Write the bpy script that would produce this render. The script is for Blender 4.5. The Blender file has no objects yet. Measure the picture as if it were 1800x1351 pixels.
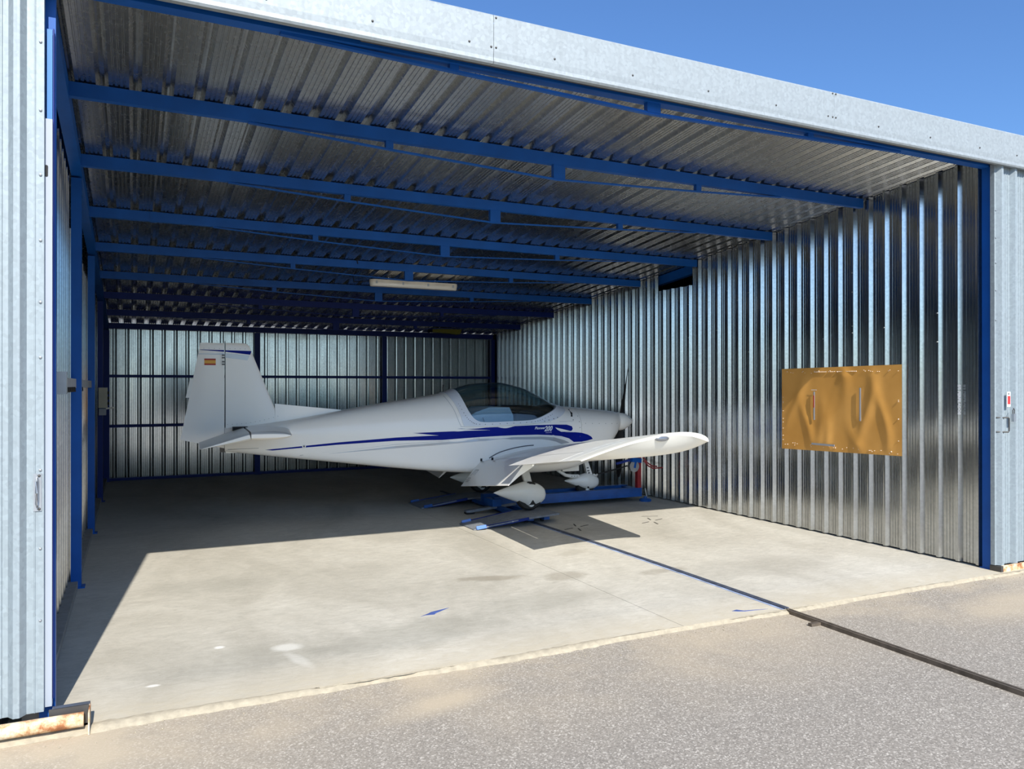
import bpy, bmesh, math, random
from mathutils import Vector, Matrix
from mathutils.bvhtree import BVHTree
from mathutils.geometry import delaunay_2d_cdt
random.seed(4)
S = bpy.context.scene
COL = S.collection
PI = math.pi
# ------------------------------------------------------------------ camera
cam_d = bpy.data.cameras.new('camera'); cam = bpy.data.objects.new('camera', cam_d); COL.objects.link(cam)
cam.location = (0.3591, -4.1949, 1.55)
cam.rotation_euler = (PI/2 + 0.0019, 0.0003, -0.4522)
cam_d.sensor_width = 36; cam_d.lens = 27.433; cam_d.clip_start = 0.05; cam_d.clip_end = 500
S.camera = cam
# ------------------------------------------------------------------ sky, sun, exposure
SUN_DIR = Vector((0.471, 3.94, -3.39)).normalized()
wd = bpy.data.worlds.new('world'); S.world = wd; wd.use_nodes = True
nt = wd.node_tree; nt.nodes.clear()
sky = nt.nodes.new('ShaderNodeTexSky'); sky.sky_type = 'NISHITA'; sky.sun_disc = False
sky.sun_elevation = math.asin(-SUN_DIR.z); sky.sun_rotation = math.atan2(-SUN_DIR.x, -SUN_DIR.y)
sky.air_density = 1.0; sky.dust_density = 1.4; sky.ozone_density = 2.0
hs = nt.nodes.new('ShaderNodeHueSaturation'); hs.inputs['Saturation'].default_value = 1.0
tn = nt.nodes.new('ShaderNodeMix'); tn.data_type = 'RGBA'; tn.blend_type = 'MULTIPLY'; tn.inputs[0].default_value = 1; tn.inputs[7].default_value = (.66, .96, 1.34, 1)
bg = nt.nodes.new('ShaderNodeBackground'); bg.inputs['Strength'].default_value = 0.100
wo = nt.nodes.new('ShaderNodeOutputWorld')
nt.links.new(sky.outputs[0], hs.inputs['Color']); nt.links.new(hs.outputs[0], tn.inputs[6]); nt.links.new(tn.outputs[2], bg.inputs[0]); nt.links.new(bg.outputs[0], wo.inputs[0])
sd = bpy.data.lights.new('sun', 'SUN'); sd.energy = 4.5; sd.angle = 0.0093; sd.color = (1.0, 0.955, 0.87)
sun = bpy.data.objects.new('sun', sd); COL.objects.link(sun)
sun.rotation_euler = SUN_DIR.to_track_quat('-Z', 'Y').to_euler(); sun.location = (-3, -20, 18)
S.view_settings.view_transform = 'Standard'; S.view_settings.look = 'None'
S.view_settings.gamma = 1; S.view_settings.use_curve_mapping = False; S.view_settings.exposure = 0.55

# ------------------------------------------------------------------ materials
MATS = {}
def sl(c): return tuple(((v/255)/12.92 if v/255 <= .04045 else ((v/255+.055)/1.055)**2.4) for v in c)+(1,)
class NT:
    def __init__(s, name):
        s.m = bpy.data.materials.new(name); s.m.use_nodes = True; s.t = s.m.node_tree; s.t.nodes.clear()
        s.out = s.t.nodes.new('ShaderNodeOutputMaterial'); s.b = s.t.nodes.new('ShaderNodeBsdfPrincipled')
        s.t.links.new(s.b.outputs[0], s.out.inputs[0])
    def n(s, typ, **k):
        x = s.t.nodes.new(typ)
        for a, v in k.items():
            if a.startswith('i_'): x.inputs[a[2:].replace('_', ' ')].default_value = v
            else: setattr(x, a, v)
        return x
    def l(s, a, b): s.t.links.new(a, b)
    def coord(s, kind='Object'): return s.n('ShaderNodeTexCoord').outputs[kind]
    def mapping(s, vec, scale=(1,1,1), loc=(0,0,0)):
        m = s.n('ShaderNodeMapping'); m.inputs['Scale'].default_value = scale; m.inputs['Location'].default_value = loc
        s.l(vec, m.inputs[0]); return m.outputs[0]
    def noise(s, vec, scale, detail=4, rough=.55, dist=0):
        x = s.n('ShaderNodeTexNoise'); x.inputs['Scale'].default_value = scale; x.inputs['Detail'].default_value = detail
        x.inputs['Roughness'].default_value = rough; x.inputs['Distortion'].default_value = dist; s.l(vec, x.inputs['Vector']); return x.outputs['Fac']
    def ramp(s, fac, stops):
        r = s.n('ShaderNodeValToRGB'); e = r.color_ramp.elements
        while len(e) < len(stops): e.new(.5)
        for q, (p, c) in zip(e, stops): q.position = p; q.color = c if len(c) == 4 else tuple(c)+(1,)
        s.l(fac, r.inputs[0]); return r.outputs[0]
    def mix(s, fac, a, b, mode='MIX'):
        x = s.n('ShaderNodeMix', data_type='RGBA', blend_type=mode)
        for i, v in ((0, fac), (6, a), (7, b)):
            if hasattr(v, 'links'): s.l(v, x.inputs[i])
            else: x.inputs[i].default_value = v
        return x.outputs[2]
    def math(s, op, a, b=0, c=0):
        x = s.n('ShaderNodeMath', operation=op)
        for i, v in ((0, a), (1, b), (2, c)):
            if hasattr(v, 'links'): s.l(v, x.inputs[i])
            else: x.inputs[i].default_value = v
        return x.outputs[0]
    def bump(s, h, strength=.2, dist=.01):
        x = s.n('ShaderNodeBump'); x.inputs['Strength'].default_value = strength; x.inputs['Distance'].default_value = dist
        s.l(h, x.inputs['Height']); s.l(x.outputs[0], s.b.inputs['Normal'])
def g(v): return (v, v, v, 1)

def galv(name, base, rough, metal=.9, tint=.05, dirty=0.):
    t = NT(name); c = t.coord()
    v = t.n('ShaderNodeTexVoronoi'); v.inputs['Scale'].default_value = 55; t.l(c, v.inputs['Vector'])
    rnd = t.n('ShaderNodeObjectInfo').outputs['Random']
    streak = t.noise(t.mapping(c, (9, 9, .7)), 3, 5)
    col = t.ramp(v.outputs['Color'], [(0, tuple(x*.86 for x in base)), (1, tuple(min(1, x*1.08) for x in base))])
    col = t.mix(t.math('MULTIPLY', t.math('SUBTRACT', streak, .35), .5), col, tuple(x*.62 for x in base)+(1,))
    col = t.mix(t.math('MULTIPLY', rnd, tint*2), col, tuple(x*.75 for x in base)+(1,))
    if dirty:
        low = t.n('ShaderNodeSeparateXYZ'); t.l(t.n('ShaderNodeNewGeometry').outputs['Position'], low.inputs[0])
        zz = t.math('MULTIPLY', t.math('SUBTRACT', .55, low.outputs[2]), 1.6)
        n2 = t.noise(c, 14, 6, .7)
        f = t.math('MULTIPLY', t.math('MAXIMUM', t.math('MINIMUM', zz, 1), 0), t.math('MULTIPLY', n2, dirty))
        col = t.mix(f, col, (.19, .17, .14, 1))
    t.l(col, t.b.inputs['Base Color']); t.b.inputs['Metallic'].default_value = metal
    r = t.math('ADD', t.math('MULTIPLY', streak, .16), rough-.06)
    r2 = t.math('ADD', r, t.math('MULTIPLY', v.outputs['Distance'], .05 if rough > .3 else .012)); t.l(r2, t.b.inputs['Roughness'])
    if rough > .3: t.bump(t.noise(t.mapping(c, (1, 1, .25)), 5, 1), .10, .02)
    else: t.bump(t.noise(t.mapping(c, (1, 1, .3)), 2.2, 0), .05, .02)
    MATS[name] = t.m; return t.m
galv('galvanised_interior', (.52, .545, .56), .15, 1.0, .08, .55)
galv('galvanised_roof', (.60, .60, .585), .23, 1.0, .07)
galv('galvanised_door', (.315, .365, .39), .55, .22, .03)
galv('galvanised_fascia', (.345, .38, .395), .55, .25, .02)

def paint(name, col, rough=.4, metal=0, coat=0, var=.12, scale=6, bump=0, spec=.5):
    t = NT(name); c = t.coord(); f = t.noise(c, scale, 5)
    a = tuple(x*(1-var) for x in col[:3])+(1,); b = tuple(min(1, x*(1+var)) for x in col[:3])+(1,)
    t.l(t.ramp(f, [(.3, a), (.7, b)]), t.b.inputs['Base Color'])
    t.b.inputs['Roughness'].default_value = rough; t.b.inputs['Metallic'].default_value = metal
    t.b.inputs['Coat Weight'].default_value = coat; t.b.inputs['Coat Roughness'].default_value = .08
    t.b.inputs['Specular IOR Level'].default_value = spec
    if bump: t.bump(f, bump, .01)
    MATS[name] = t.m; return t.m
paint('blue_steel', (.004, .085, .36), .45, 0, 0, .14, 3, spec=.3)
paint('dark_blue_steel', (.005, .022, .17), .5, 0, 0, .14, 3, spec=.25)  # darker blue; puts shade into the colour of steel deep inside
paint('sunlit_lip_blue', (.14, .26, .62), .5); paint('blue_trolley', (.005, .075, .30), .45, 0, .1, .2, 8)  # lip colour is trolley blue lightened to paint in sunlight
paint('ramp_top', (.20, .215, .24), .6, .1, 0, .2, 20)
paint('white_paint', (.95, .92, .86), .32, 0, .3, .015, 2)
paint('cream_paint', (.86, .84, .77), .35, 0, .35, .03, 2)
paint('wing_paint', (.88, .87, .83), .30, 0, .4, .015, 2)
paint('fairing_paint', (.80, .80, .765), .35, 0, .3, .03, 4)
paint('flap_grey', (.44, .46, .47), .4, 0, .2, .03, 4)
paint('silver_stripe', (.40, .41, .43), .35, .3, .3, .03, 3)
paint('pale_stripe', (.60, .65, .70), .35, .1, .3, .03, 3)
paint('navy_stripe', (.004, .014, .24), .4, 0, 0, .1, 2, spec=.06)
paint('tyre_rubber', (.018, .018, .018), .75, 0, 0, .2, 30, .3)
paint('black_plastic', (.012, .012, .014), .35, 0, .2, .1, 10)
paint('matt_black', (.006, .006, .007), .7, 0, 0, .1, 10)
paint('red_post', (.30, .018, .022), .45, 0, .1, .25, 9)
paint('red_print', (.62, .03, .03), .5); paint('white_print', (.82, .83, .84), .5)
paint('flag_red', (.42, .03, .02), .5, var=.03); paint('flag_yellow', (.80, .42, .06), .5, var=.03)
paint('grey_plastic', (.30, .31, .34), .5); paint('beige_plastic', (.50, .46, .34), .5)
paint('lamp_body', (.85, .79, .68), .45); paint('lamp_cover', (.95, .91, .82), .25, 0, .3, .03, 3)
paint('lens_grey', (.25, .26, .28), .15, .6); paint('steel', (.55, .56, .58), .35, .9); paint('dark_steel', (.10, .095, .09), .5, .6)
paint('rail_blue', (.075, .085, .115), .6, 0, 0, .4, 14, spec=.3); paint('rail_brown', (.135, .108, .082), .6, .4, 0, .35, 14)
paint('yellow_foam', (.22, .20, .02), .7); paint('cabin_cloth', (.42, .50, .62), .7, 0, 0, .12, 3)
paint('screen_text', (.55, .52, .80), .5)
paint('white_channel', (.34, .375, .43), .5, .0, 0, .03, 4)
paint('sunlit_blue_bar', (.025, .17, .46), .5, 0, 0, .05, 4)  # bar blue lightened so that sunlight is part of its colour
paint('blue_spill', (.06, .10, .30), .6, 0, 0, .2, 20)
paint('overspray', (.26, .32, .47), .8, var=.4, scale=8); paint('dark_print', (.10, .10, .11), .6); paint('groove', (.07, .065, .055), .9); paint('soft_joint', (.20, .185, .15), .9); paint('frame_paint', (.70, .73, .78), .3, 0, .3, .02, 2)
paint('mortar', (.37, .32, .235), .9, 0, 0, .16, 25, .6); paint('kerb_concrete', (.26, .25, .23), .9, 0, 0, .15, 12, .4)
# rusty paint
t = NT('rusty_pipe'); c = t.coord(); f = t.noise(c, 9, 8, .7)
t.l(t.ramp(f, [(.40, (.70, .64, .50)), (.52, (.60, .42, .24)), (.60, (.36, .14, .05)), (.75, (.14, .06, .035))]), t.b.inputs['Base Color'])
t.b.inputs['Roughness'].default_value = .8; t.bump(f, .5, .01); MATS['rusty_pipe'] = t.m
# tan sheet
t = NT('tan_sheet'); c = t.coord(); f = t.noise(c, 2.2, 3)
t.l(t.ramp(f, [(.3, (.60, .29, .060)), (.7, (.74, .38, .095))]), t.b.inputs['Base Color'])
t.b.inputs['Roughness'].default_value = .45; t.b.inputs['Metallic'].default_value = .0; MATS['tan_sheet'] = t.m
# canopy glass: tinted sheet
t = NT('canopy_glass'); t.t.nodes.remove(t.b)
tr = t.n('ShaderNodeBsdfTransparent'); tr.inputs[0].default_value = (.80, .885, .91, 1)
gl = t.n('ShaderNodeBsdfGlossy'); gl.inputs['Roughness'].default_value = .03; gl.inputs['Color'].default_value = (1, 1, 1, 1)
fr = t.n('ShaderNodeFresnel'); ge_ = t.n('ShaderNodeNewGeometry'); t.l(t.math('SUBTRACT', 1.42, t.math('MULTIPLY', ge_.outputs['Backfacing'], 1.42-1/1.42)), fr.inputs[0])
mx = t.n('ShaderNodeMixShader'); t.l(t.math('MULTIPLY', fr.outputs[0], 1.0), mx.inputs[0]); t.l(tr.outputs[0], mx.inputs[1]); t.l(gl.outputs[0], mx.inputs[2])
t.l(mx.outputs[0], t.out.inputs[0]); MATS['canopy_glass'] = t.m

def ellipse_mask(t, pos, cx, cy, a, b, ang, warp, soft=.35):
    """0..1 inside a noisy ellipse on the ground"""
    sx = t.n('ShaderNodeSeparateXYZ'); t.l(pos, sx.inputs[0])
    dx = t.math('SUBTRACT', sx.outputs[0], cx); dy = t.math('SUBTRACT', sx.outputs[1], cy)
    ca, sa = math.cos(ang), math.sin(ang)
    u = t.math('DIVIDE', t.math('ADD', t.math('MULTIPLY', dx, ca), t.math('MULTIPLY', dy, sa)), a)
    v = t.math('DIVIDE', t.math('SUBTRACT', t.math('MULTIPLY', dy, ca), t.math('MULTIPLY', dx, sa)), b)
    r = t.math('SQRT', t.math('ADD', t.math('MULTIPLY', u, u), t.math('MULTIPLY', v, v)))
    r = t.math('ADD', r, t.math('MULTIPLY', t.math('SUBTRACT', warp, .5), 1.6))
    m = t.math('DIVIDE', t.math('SUBTRACT', 1.0, r), soft)
    return t.math('MAXIMUM', t.math('MINIMUM', m, 1), 0)
# concrete
t = NT('concrete'); c = t.coord()
big = t.noise(t.mapping(c, (1, .55, 1)), .9, 6, .62, .8); mid = t.noise(t.mapping(c, (1, 1.6, 1)), 4.5, 8, .68, 1.5); fine = t.noise(c, 60, 4, .7)
col = t.ramp(big, [(.30, (.38, .350, .29)), (.5, (.50, .465, .395)), (.72, (.61, .575, .50))])
col = t.mix(t.math('MULTIPLY', t.ramp(mid, [(.35, g(0)), (.75, g(1))]), .42), col, (.29, .275, .235, 1))
col = t.mix(t.math('MULTIPLY', t.ramp(fine, [(.45, g(0)), (.8, g(1))]), .22), col, (.62, .60, .54, 1))
st1 = t.noise(t.mapping(c, (1, 2.6, 1)), 11, 8, .72, 1.2)
col = t.mix(t.math('MULTIPLY', t.ramp(st1, [(.48, g(0)), (.70, g(1))]), .40), col, (.27, .25, .205, 1))
col = t.mix(t.math('MULTIPLY', t.ramp(st1, [(.28, g(1)), (.42, g(0))]), .30), col, (.68, .655, .60, 1))
w1 = t.noise(c, 3.0, 6, .7)
for (cx, cy, a, b, an, k, cc) in [(2.95, 1.55, .34, .10, -.25, .5, (.20, .17, .12)), (3.55, 1.35, .26, .16, .2, .45, (.22, .19, .14)), (4.35, 1.15, .30, .09, .1, .4, (.22, .19, .14)),
        (4.0, 2.1, .25, .12, .3, .3, (.24, .21, .16)), (1.9, .45, .75, .35, .2, .35, (.22, .21, .17)), (1.0, .45, .6, .3, .1, .3, (.23, .22, .18)), (3.0, .75, .6, .3, .1, .25, (.23, .22, .18)), (1.18, .56, .10, .09, 0, .55, (.72, .70, .64)), (1.2, .33, .05, .20, .25, .35, (.66, .64, .58)), (.82, .73, .035, .03, 0, .8, (.75, .73, .68)), (.45, .25, .04, .02, 0, .8, (.75, .73, .68)),
        (5.2, .9, .9, .35, .0, .25, (.24, .22, .18)), (1.6, 6.1, .5, .03, -.85, .5, (.5, .5, .46)), (.9, 2.3, .5, .3, 0, .25, (.25, .24, .2))]:
    col = t.mix(t.math('MULTIPLY', ellipse_mask(t, c, cx, cy, a, b, an, w1, .5), k), col, cc+(1,))
# warm dust near the threshold
sx = t.n('ShaderNodeSeparateXYZ'); t.l(c, sx.inputs[0])
d = t.math('MAXIMUM', t.math('SUBTRACT', 1, t.math('MULTIPLY', t.math('ADD', sx.outputs[1], .15), 2.2)), 0)
col = t.mix(t.math('MULTIPLY', t.math('MULTIPLY', d, mid), 1.1), col, (.56, .48, .34, 1))
t.l(col, t.b.inputs['Base Color']); t.b.inputs['Roughness'].default_value = .72; t.b.inputs['Specular IOR Level'].default_value = .35
t.bump(t.math('ADD', mid, t.math('MULTIPLY', fine, .3)), .25, .01); MATS['concrete'] = t.m
# asphalt
t = NT('asphalt'); c = t.coord()
v = t.n('ShaderNodeTexVoronoi'); v.inputs['Scale'].default_value = 150; t.l(c, v.inputs['Vector'])
sp = t.n('ShaderNodeSeparateColor'); t.l(v.outputs['Color'], sp.inputs[0])
col = t.ramp(sp.outputs[0], [(0, (.15, .131, .108)), (.45, (.262, .230, .190)), (.82, (.345, .308, .26)), (1, (.66, .60, .52))])
fine = t.noise(c, 220, 3, .7); col = t.mix(.3, col, t.ramp(fine, [(.3, (.15, .133, .112)), (.7, (.44, .405, .355))]))
big = t.noise(c, .8, 5, .6, .5)
dust = t.ramp(big, [(.46, g(0)), (.68, g(1))])
sx = t.n('ShaderNodeSeparateXYZ'); t.l(c, sx.inputs[0])
near = t.math('MAXIMUM', t.math('SUBTRACT', 1, t.math('MULTIPLY', t.math('ABSOLUTE', t.math('ADD', sx.outputs[1], .2)), .85)), .0)
edge = t.math('MULTIPLY', near, t.noise(c, 2.4, 6, .65, .6))
left = t.math('MAXIMUM', t.math('MINIMUM', t.math('MULTIPLY', t.math('SUBTRACT', 1.6, sx.outputs[0]), .7), 1), 0)
f = t.math('MINIMUM', t.math('ADD', t.math('MULTIPLY', t.math('MULTIPLY', dust, near), .6), t.math('MULTIPLY', edge, t.math('ADD', .35, t.math('MULTIPLY', left, .75)))), .85)
f = t.math('MINIMUM', t.math('ADD', f, t.math('MULTIPLY', ellipse_mask(t, c, 6.2, -.75, 1.0, .35, .1, big, .8), .55)), .85)
f = t.math('MINIMUM', t.math('ADD', f, t.math('MULTIPLY', ellipse_mask(t, c, 1.75, -.55, .42, .16, .2, big, .8), .6)), .85)
col = t.mix(f, col, (.50, .41, .29, 1))
t.l(col, t.b.inputs['Base Color']); t.b.inputs['Roughness'].default_value = .85
t.bump(sp.outputs[0], .5, .004); MATS['asphalt'] = t.m

# ------------------------------------------------------------------ mesh helpers
OFF = {}
def tag(o, label=None, cat=None, group=None, kind=None):
    for k, v in (('label', label), ('category', cat), ('group', group), ('kind', kind)):
        if v: o[k] = v
    return o
def empty(name, loc=(0, 0, 0), rotz=0, **k):
    o = bpy.data.objects.new(name, None); COL.objects.link(o); o.location = loc; o.rotation_euler = (0, 0, rotz)
    o.empty_display_size = .1; OFF[o.name] = Vector(loc) if not rotz else Vector((0, 0, 0)); return tag(o, **k)
def link(name, me, mat, parent=None, smooth=None, **k):
    """vertices are given in scene coordinates (or in the parent's own, when the parent is rotated)"""
    o = bpy.data.objects.new(name, me); COL.objects.link(o)
    off = OFF.get(parent.name, Vector((0, 0, 0))) if parent else Vector((0, 0, 0))
    if off.length: me.transform(Matrix.Translation(-off))
    OFF[o.name] = off
    if parent: o.parent = parent
    if mat and not me.materials: me.materials.append(MATS[mat])
    if smooth is not None:
        me.polygons.foreach_set('use_smooth', [True]*len(me.polygons))
        me.set_sharp_from_angle(angle=math.radians(smooth))
    me.update(); return tag(o, **k)
class B:
    def __init__(s): s.v = []; s.f = []
    def add(s, vs, fs):
        n = len(s.v); s.v += [tuple(p) for p in vs]; s.f += [tuple(i+n for i in f) for f in fs]; return s
    def box(s, x0, x1, y0, y1, z0, z1):
        return s.add([(x, y, z) for z in (z0, z1) for y in (y0, y1) for x in (x0, x1)],
                     [(0, 2, 3, 1), (4, 5, 7, 6), (0, 1, 5, 4), (2, 6, 7, 3), (0, 4, 6, 2), (1, 3, 7, 5)])
    def hexa(s, lo, hi):     # two quads of points
        return s.add(list(lo)+list(hi), [(3, 2, 1, 0), (4, 5, 6, 7), (0, 1, 5, 4), (1, 2, 6, 5), (2, 3, 7, 6), (3, 0, 4, 7)])
    def bar(s, p, q, w, h, up=(0, 0, 1)):   # centred bar from p to q
        p, q = Vector(p), Vector(q); d = (q-p).normalized(); u = Vector(up); r = d.cross(u).normalized(); u = r.cross(d)
        c = [(-w/2, -h/2), (w/2, -h/2), (w/2, h/2), (-w/2, h/2)]
        return s.hexa([p+r*a+u*b for a, b in c], [q+r*a+u*b for a, b in c])
    def prism(s, poly, fn0, fn1):
        n = len(poly); vs = [fn0(*p) for p in poly]+[fn1(*p) for p in poly]
        return s.add(vs, [tuple(range(n-1, -1, -1)), tuple(range(n, 2*n))]+[(i, (i+1) % n, n+(i+1) % n, n+i) for i in range(n)])
    def tube(s, path, r, n=10, cap=True):
        P = [Vector(p) for p in path]; rr = r if hasattr(r, '__len__') else [r]*len(P); rings = []
        for i, p in enumerate(P):
            d = (P[min(i+1, len(P)-1)]-P[max(i-1, 0)]).normalized()
            u = Vector((0, 0, 1)) if abs(d.z) < .9 else Vector((1, 0, 0)); a = d.cross(u).normalized(); b = a.cross(d)
            rings.append([p+(a*math.cos(k*2*PI/n)+b*math.sin(k*2*PI/n))*rr[i] for k in range(n)])
        return s.loft(rings, cap)
    def loft(s, rings, cap=True, closed=True):
        n = len(rings[0]); vs = [p for r in rings for p in r]; fs = []
        for i in range(len(rings)-1):
            for k in range(n if closed else n-1):
                a = i*n+k; b = i*n+(k+1) % n; fs.append((a, b, b+n, a+n))
        if cap: fs += [tuple(range(n-1, -1, -1)), tuple(range((len(rings)-1)*n, len(rings)*n))]
        return s.add(vs, fs)
    def lathe(s, prof, origin, axis='z', n=24):
        o = Vector(origin); rings = []
        for r, h in prof:
            ring = []
            for k in range(n):
                a = 2*PI*k/n; c, d = r*math.cos(a), r*math.sin(a)
                ring.append(o+{'z': Vector((c, d, h)), 'x': Vector((h, c, d)), 'y': Vector((c, h, d))}[axis])
            rings.append(ring)
        return s.loft(rings, True)
    def mesh(s, name='mesh'):
        me = bpy.data.meshes.new(name); me.from_pydata(s.v, [], s.f); me.update(); return me
    def make(s, name, mat, parent=None, smooth=None, fix=True, **k):
        me = s.mesh(name)
        if fix:
            bm = bmesh.new(); bm.from_mesh(me); bmesh.ops.recalc_face_normals(bm, faces=bm.faces); bm.to_mesh(me); bm.free()
        return link(name, me, mat, parent, smooth, **k)

PITCH = .184; DEP = .036
def profile(n, first=0.0):
    """(u, d): n ribs; u along the sheet, d proud of the pan"""
    pts = []
    for i in range(n):
        u = first+i*PITCH
        pts += [(u, 0), (u+.023, DEP), (u+.035, DEP), (u+.0355, DEP-.0015), (u+.048, DEP), (u+.071, 0),
                (u+.092, 0), (u+.095, .0045), (u+.101, .0045), (u+.104, 0), (u+.121, 0), (u+.124, .0045), (u+.130, .0045), (u+.133, 0), (u+.150, 0), (u+.153, .0045), (u+.159, .0045), (u+.162, 0)]
    pts.append((first+n*PITCH, 0)); return pts
def sheet(name, mat, parent, prof, at, lo, hi, thick=0.0, **k):
    """corrugated sheet: at(u,d,t) gives the point, t between lo(u) and hi(u)"""
    b = B(); n = len(prof)
    vs = [at(u, d, lo(u)) for u, d in prof]+[at(u, d, hi(u)) for u, d in prof]
    b.add(vs, [(i, i+1, n+i+1, n+i) for i in range(n-1)])
    return b.make(name, mat, parent, fix=False, **k)

W, D = 6.91, 10.13
def roof(y): return 3.474-.0929*y          # centre height of a purlin at depth y
# ------------------------------------------------------------------ ground
fl = B(); fl.box(-.16, 3.555, -.15, 10.3, -.25, 0).make('floor', 'concrete', kind='structure', label='pale grey concrete hangar floor slab')
B().box(3.559, 9.3, -.15, 10.3, -.25, 0).make('slab', 'concrete', bpy.data.objects['floor'])
B().box(3.555, 3.559, -.15, 10.3, -.25, -.0015).make('joint', 'soft_joint', bpy.data.objects['floor'])
ap = B()
ap.add([(-60, -90, -.022), (80, -90, -.022), (80, -.15, -.022), (-60, -.15, -.022)], [(0, 1, 2, 3)])
ap.make('apron', 'asphalt', kind='structure', label='sandy grey asphalt apron in front of the hangar')
B().add([(-60, -.15, -.03), (-.16, -.15, -.03), (-.16, 60, -.03), (-60, 60, -.03)], [(0, 1, 2, 3)]).add([(9.3, -.15, -.03), (80, -.15, -.03), (80, 60, -.03), (9.3, 60, -.03)], [(0, 1, 2, 3)]).add([(-.16, 10.3, -.03), (9.3, 10.3, -.03), (9.3, 60, -.03), (-.16, 60, -.03)], [(0, 1, 2, 3)]).make('yard', 'kerb_concrete', kind='structure')
# ragged mortar lip along the threshold
b = B(); N = 340; x0, x1 = -2.6, 8.6
vs = []; rw = 0
for i in range(N+1):
    rw = rw*.9+random.uniform(-.006, .006)
    x = x0+(x1-x0)*i/N
    wide = .010+.030*math.exp(-((x-2.1)/.45)**2)+.004*math.sin(x*3.1)+random.uniform(-.005, .005)+rw; wide = max(.004, wide)
    inn = -.15+.02*math.sin(x*2.3+1)+random.uniform(-.006, .006)+(.02 if x < 1.2 else 0)
    out = -.165-wide
    vs += [(x, inn, .0008), (x, -.155, .003+random.uniform(0, .002)), (x, out+.006, -.010), (x, out, -.0215)]
fs = [(4*i+k, 4*i+4+k, 4*i+5+k, 4*i+1+k) for i in range(N) for k in range(3)]
b.add(vs, fs).make('threshold_lip', 'mortar', bpy.data.objects['floor'], 60, label='ragged pale mortar edge')
# loose stones along the joint
b = B()
for i in range(260):
    x = random.uniform(-.1, 7.6); y = -.17-abs(random.gauss(0, .10)); r = random.uniform(.0015, .0055)
    b.lathe([(r*.5, 0), (r, r*.5), (r*.6, r*1.1)], (x, y, -.022), n=6)
b.make('gravel', 'mortar', kind='stuff', label='loose sandy grit along the edge of the slab', category='grit') if False else tag(b.make('gravel', 'mortar'), 'loose sandy grit along the edge of the slab', 'grit', kind='stuff')
# kerb at the left wall
B().box(-.10, -.02, .02, 10.1, 0, .055).make('baseboard_left', 'kerb_concrete', kind='structure')
# floor marks: crossed cut slots, blue paint
def slot_cross(cx, cy, s, name='floor_cross', lab=''):
    root = empty(name, (cx, cy, 0), label=lab, cat='mark', group='crosses cut in the floor')
    for a in (.35, 1.2, 3.5, 4.4):
        p = Vector((cx+math.cos(a)*s*.45, cy+math.sin(a)*s*.45, .0012)); q = Vector((cx+math.cos(a)*s*1.35, cy+math.sin(a)*s*1.35, .0012))
        B().bar(p, q, .016, .0016).make('slot', 'groove', root)
slot_cross(4.74, 3.20, .15, lab='short dark slots crossing in the wing shadow on the floor')
slot_cross(5.72, 3.16, .15, lab='short dark slots crossing on the sunlit floor near the right wall')
def flat_patch(name, poly, mat, z=.0016, parent=None, **k):
    b = B(); b.prism(poly, lambda x, y: (x, y, 0.0002), lambda x, y: (x, y, z)); return b.make(name, mat, parent, **k)
tag(flat_patch('paint_mark', [(2.10, .795), (2.14, .81), (2.20, .80), (2.22, .825), (2.35, .91), (2.20, .865), (2.17, .84)], 'blue_spill'), 'blue paint splash on the concrete left of the rail', 'mark')
tag(flat_patch('paint_mark', [(4.07, -.02), (4.10, -.045), (4.15, -.065), (4.33, -.09), (4.15, -.05), (4.12, -.01)], 'blue_spill'), 'small blue paint streak where the rail leaves the slab', 'mark')
tag(flat_patch('floor_slot', [(5.80, 3.47), (5.98, 3.40), (5.985, 3.415), (5.80, 3.485)], 'groove'), 'single short rusty slot in the sunlit floor beyond the crosses', 'mark')

# ------------------------------------------------------------------ roof and walls
ceil = empty('ceiling', (0, 0, 3.4), kind='structure', label='corrugated galvanised roof seen from below')
nrib = 5; sw = nrib*PITCH
x = -1.84-.03
while x < 9.2:
    ang = random.uniform(-.002, .002)
    sheet('roof_sheet', 'galvanised_roof', ceil, profile(nrib), (lambda u, d, y, x=x, a=ang: (x+u, y, roof(y)+.047+d+a*.3)), lambda u: -.13, lambda u: 10.32)
    x += sw-.0004
wr = empty('wall_right', (W, 5, 0), kind='structure', label='corrugated galvanised right wall with a tan sheet fixed to it')
y = .02; k = 0
def wtop(y): return roof(y)+.04
rows = []
segs = [(.02, 5), (.02+sw, 5), (.02+2*sw, 5), (.02+3*sw, 5)]
ycur = .05
gap0, gap1 = 3.85, 4.67
def top_r(y):
    return 2.86 if gap0-.001 < y < gap1 else wtop(y)
while ycur < D-.05:
    n = min(5, int((D-.0-ycur)/PITCH))
    if ycur < gap0 < ycur+n*PITCH-.02: n = max(1, round((gap0-ycur)/PITCH)); gap0 = ycur+n*PITCH
    elif abs(ycur-gap0) < .02: n = 4; gap1 = gap0+4*PITCH
    top = (lambda u, y0=ycur: 2.86) if abs(ycur-gap0) < .02 else (lambda u, y0=ycur: wtop(y0+u))
    dx = random.uniform(0, .002)
    sheet('wall_sheet', 'galvanised_interior', wr, profile(n), (lambda u, d, t, y0=ycur, dx=dx: (W-d-dx, y0+u, t)), lambda u: .012, top)
    ycur += n*PITCH
    if n < 1: break
wl = empty('wall_left', (-.1, 5, 0), kind='structure', label='corrugated galvanised left wall behind blue posts')
ycur = .05
while ycur < D-.05:
    n = 5
    n = min(n, int((D-ycur)/PITCH))
    if n < 1: break
    top = (lambda u, y0=ycur: wtop(y0+u)) if ycur < 2.6 else (lambda u, y0=ycur: 2.78-.05*(y0-3))
    sheet('wall_sheet', 'galvanised_interior', wl, profile(n), (lambda u, d, t, y0=ycur: (-.115+d, y0+u, t)), lambda u: .05, top)
    ycur += n*PITCH
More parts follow.
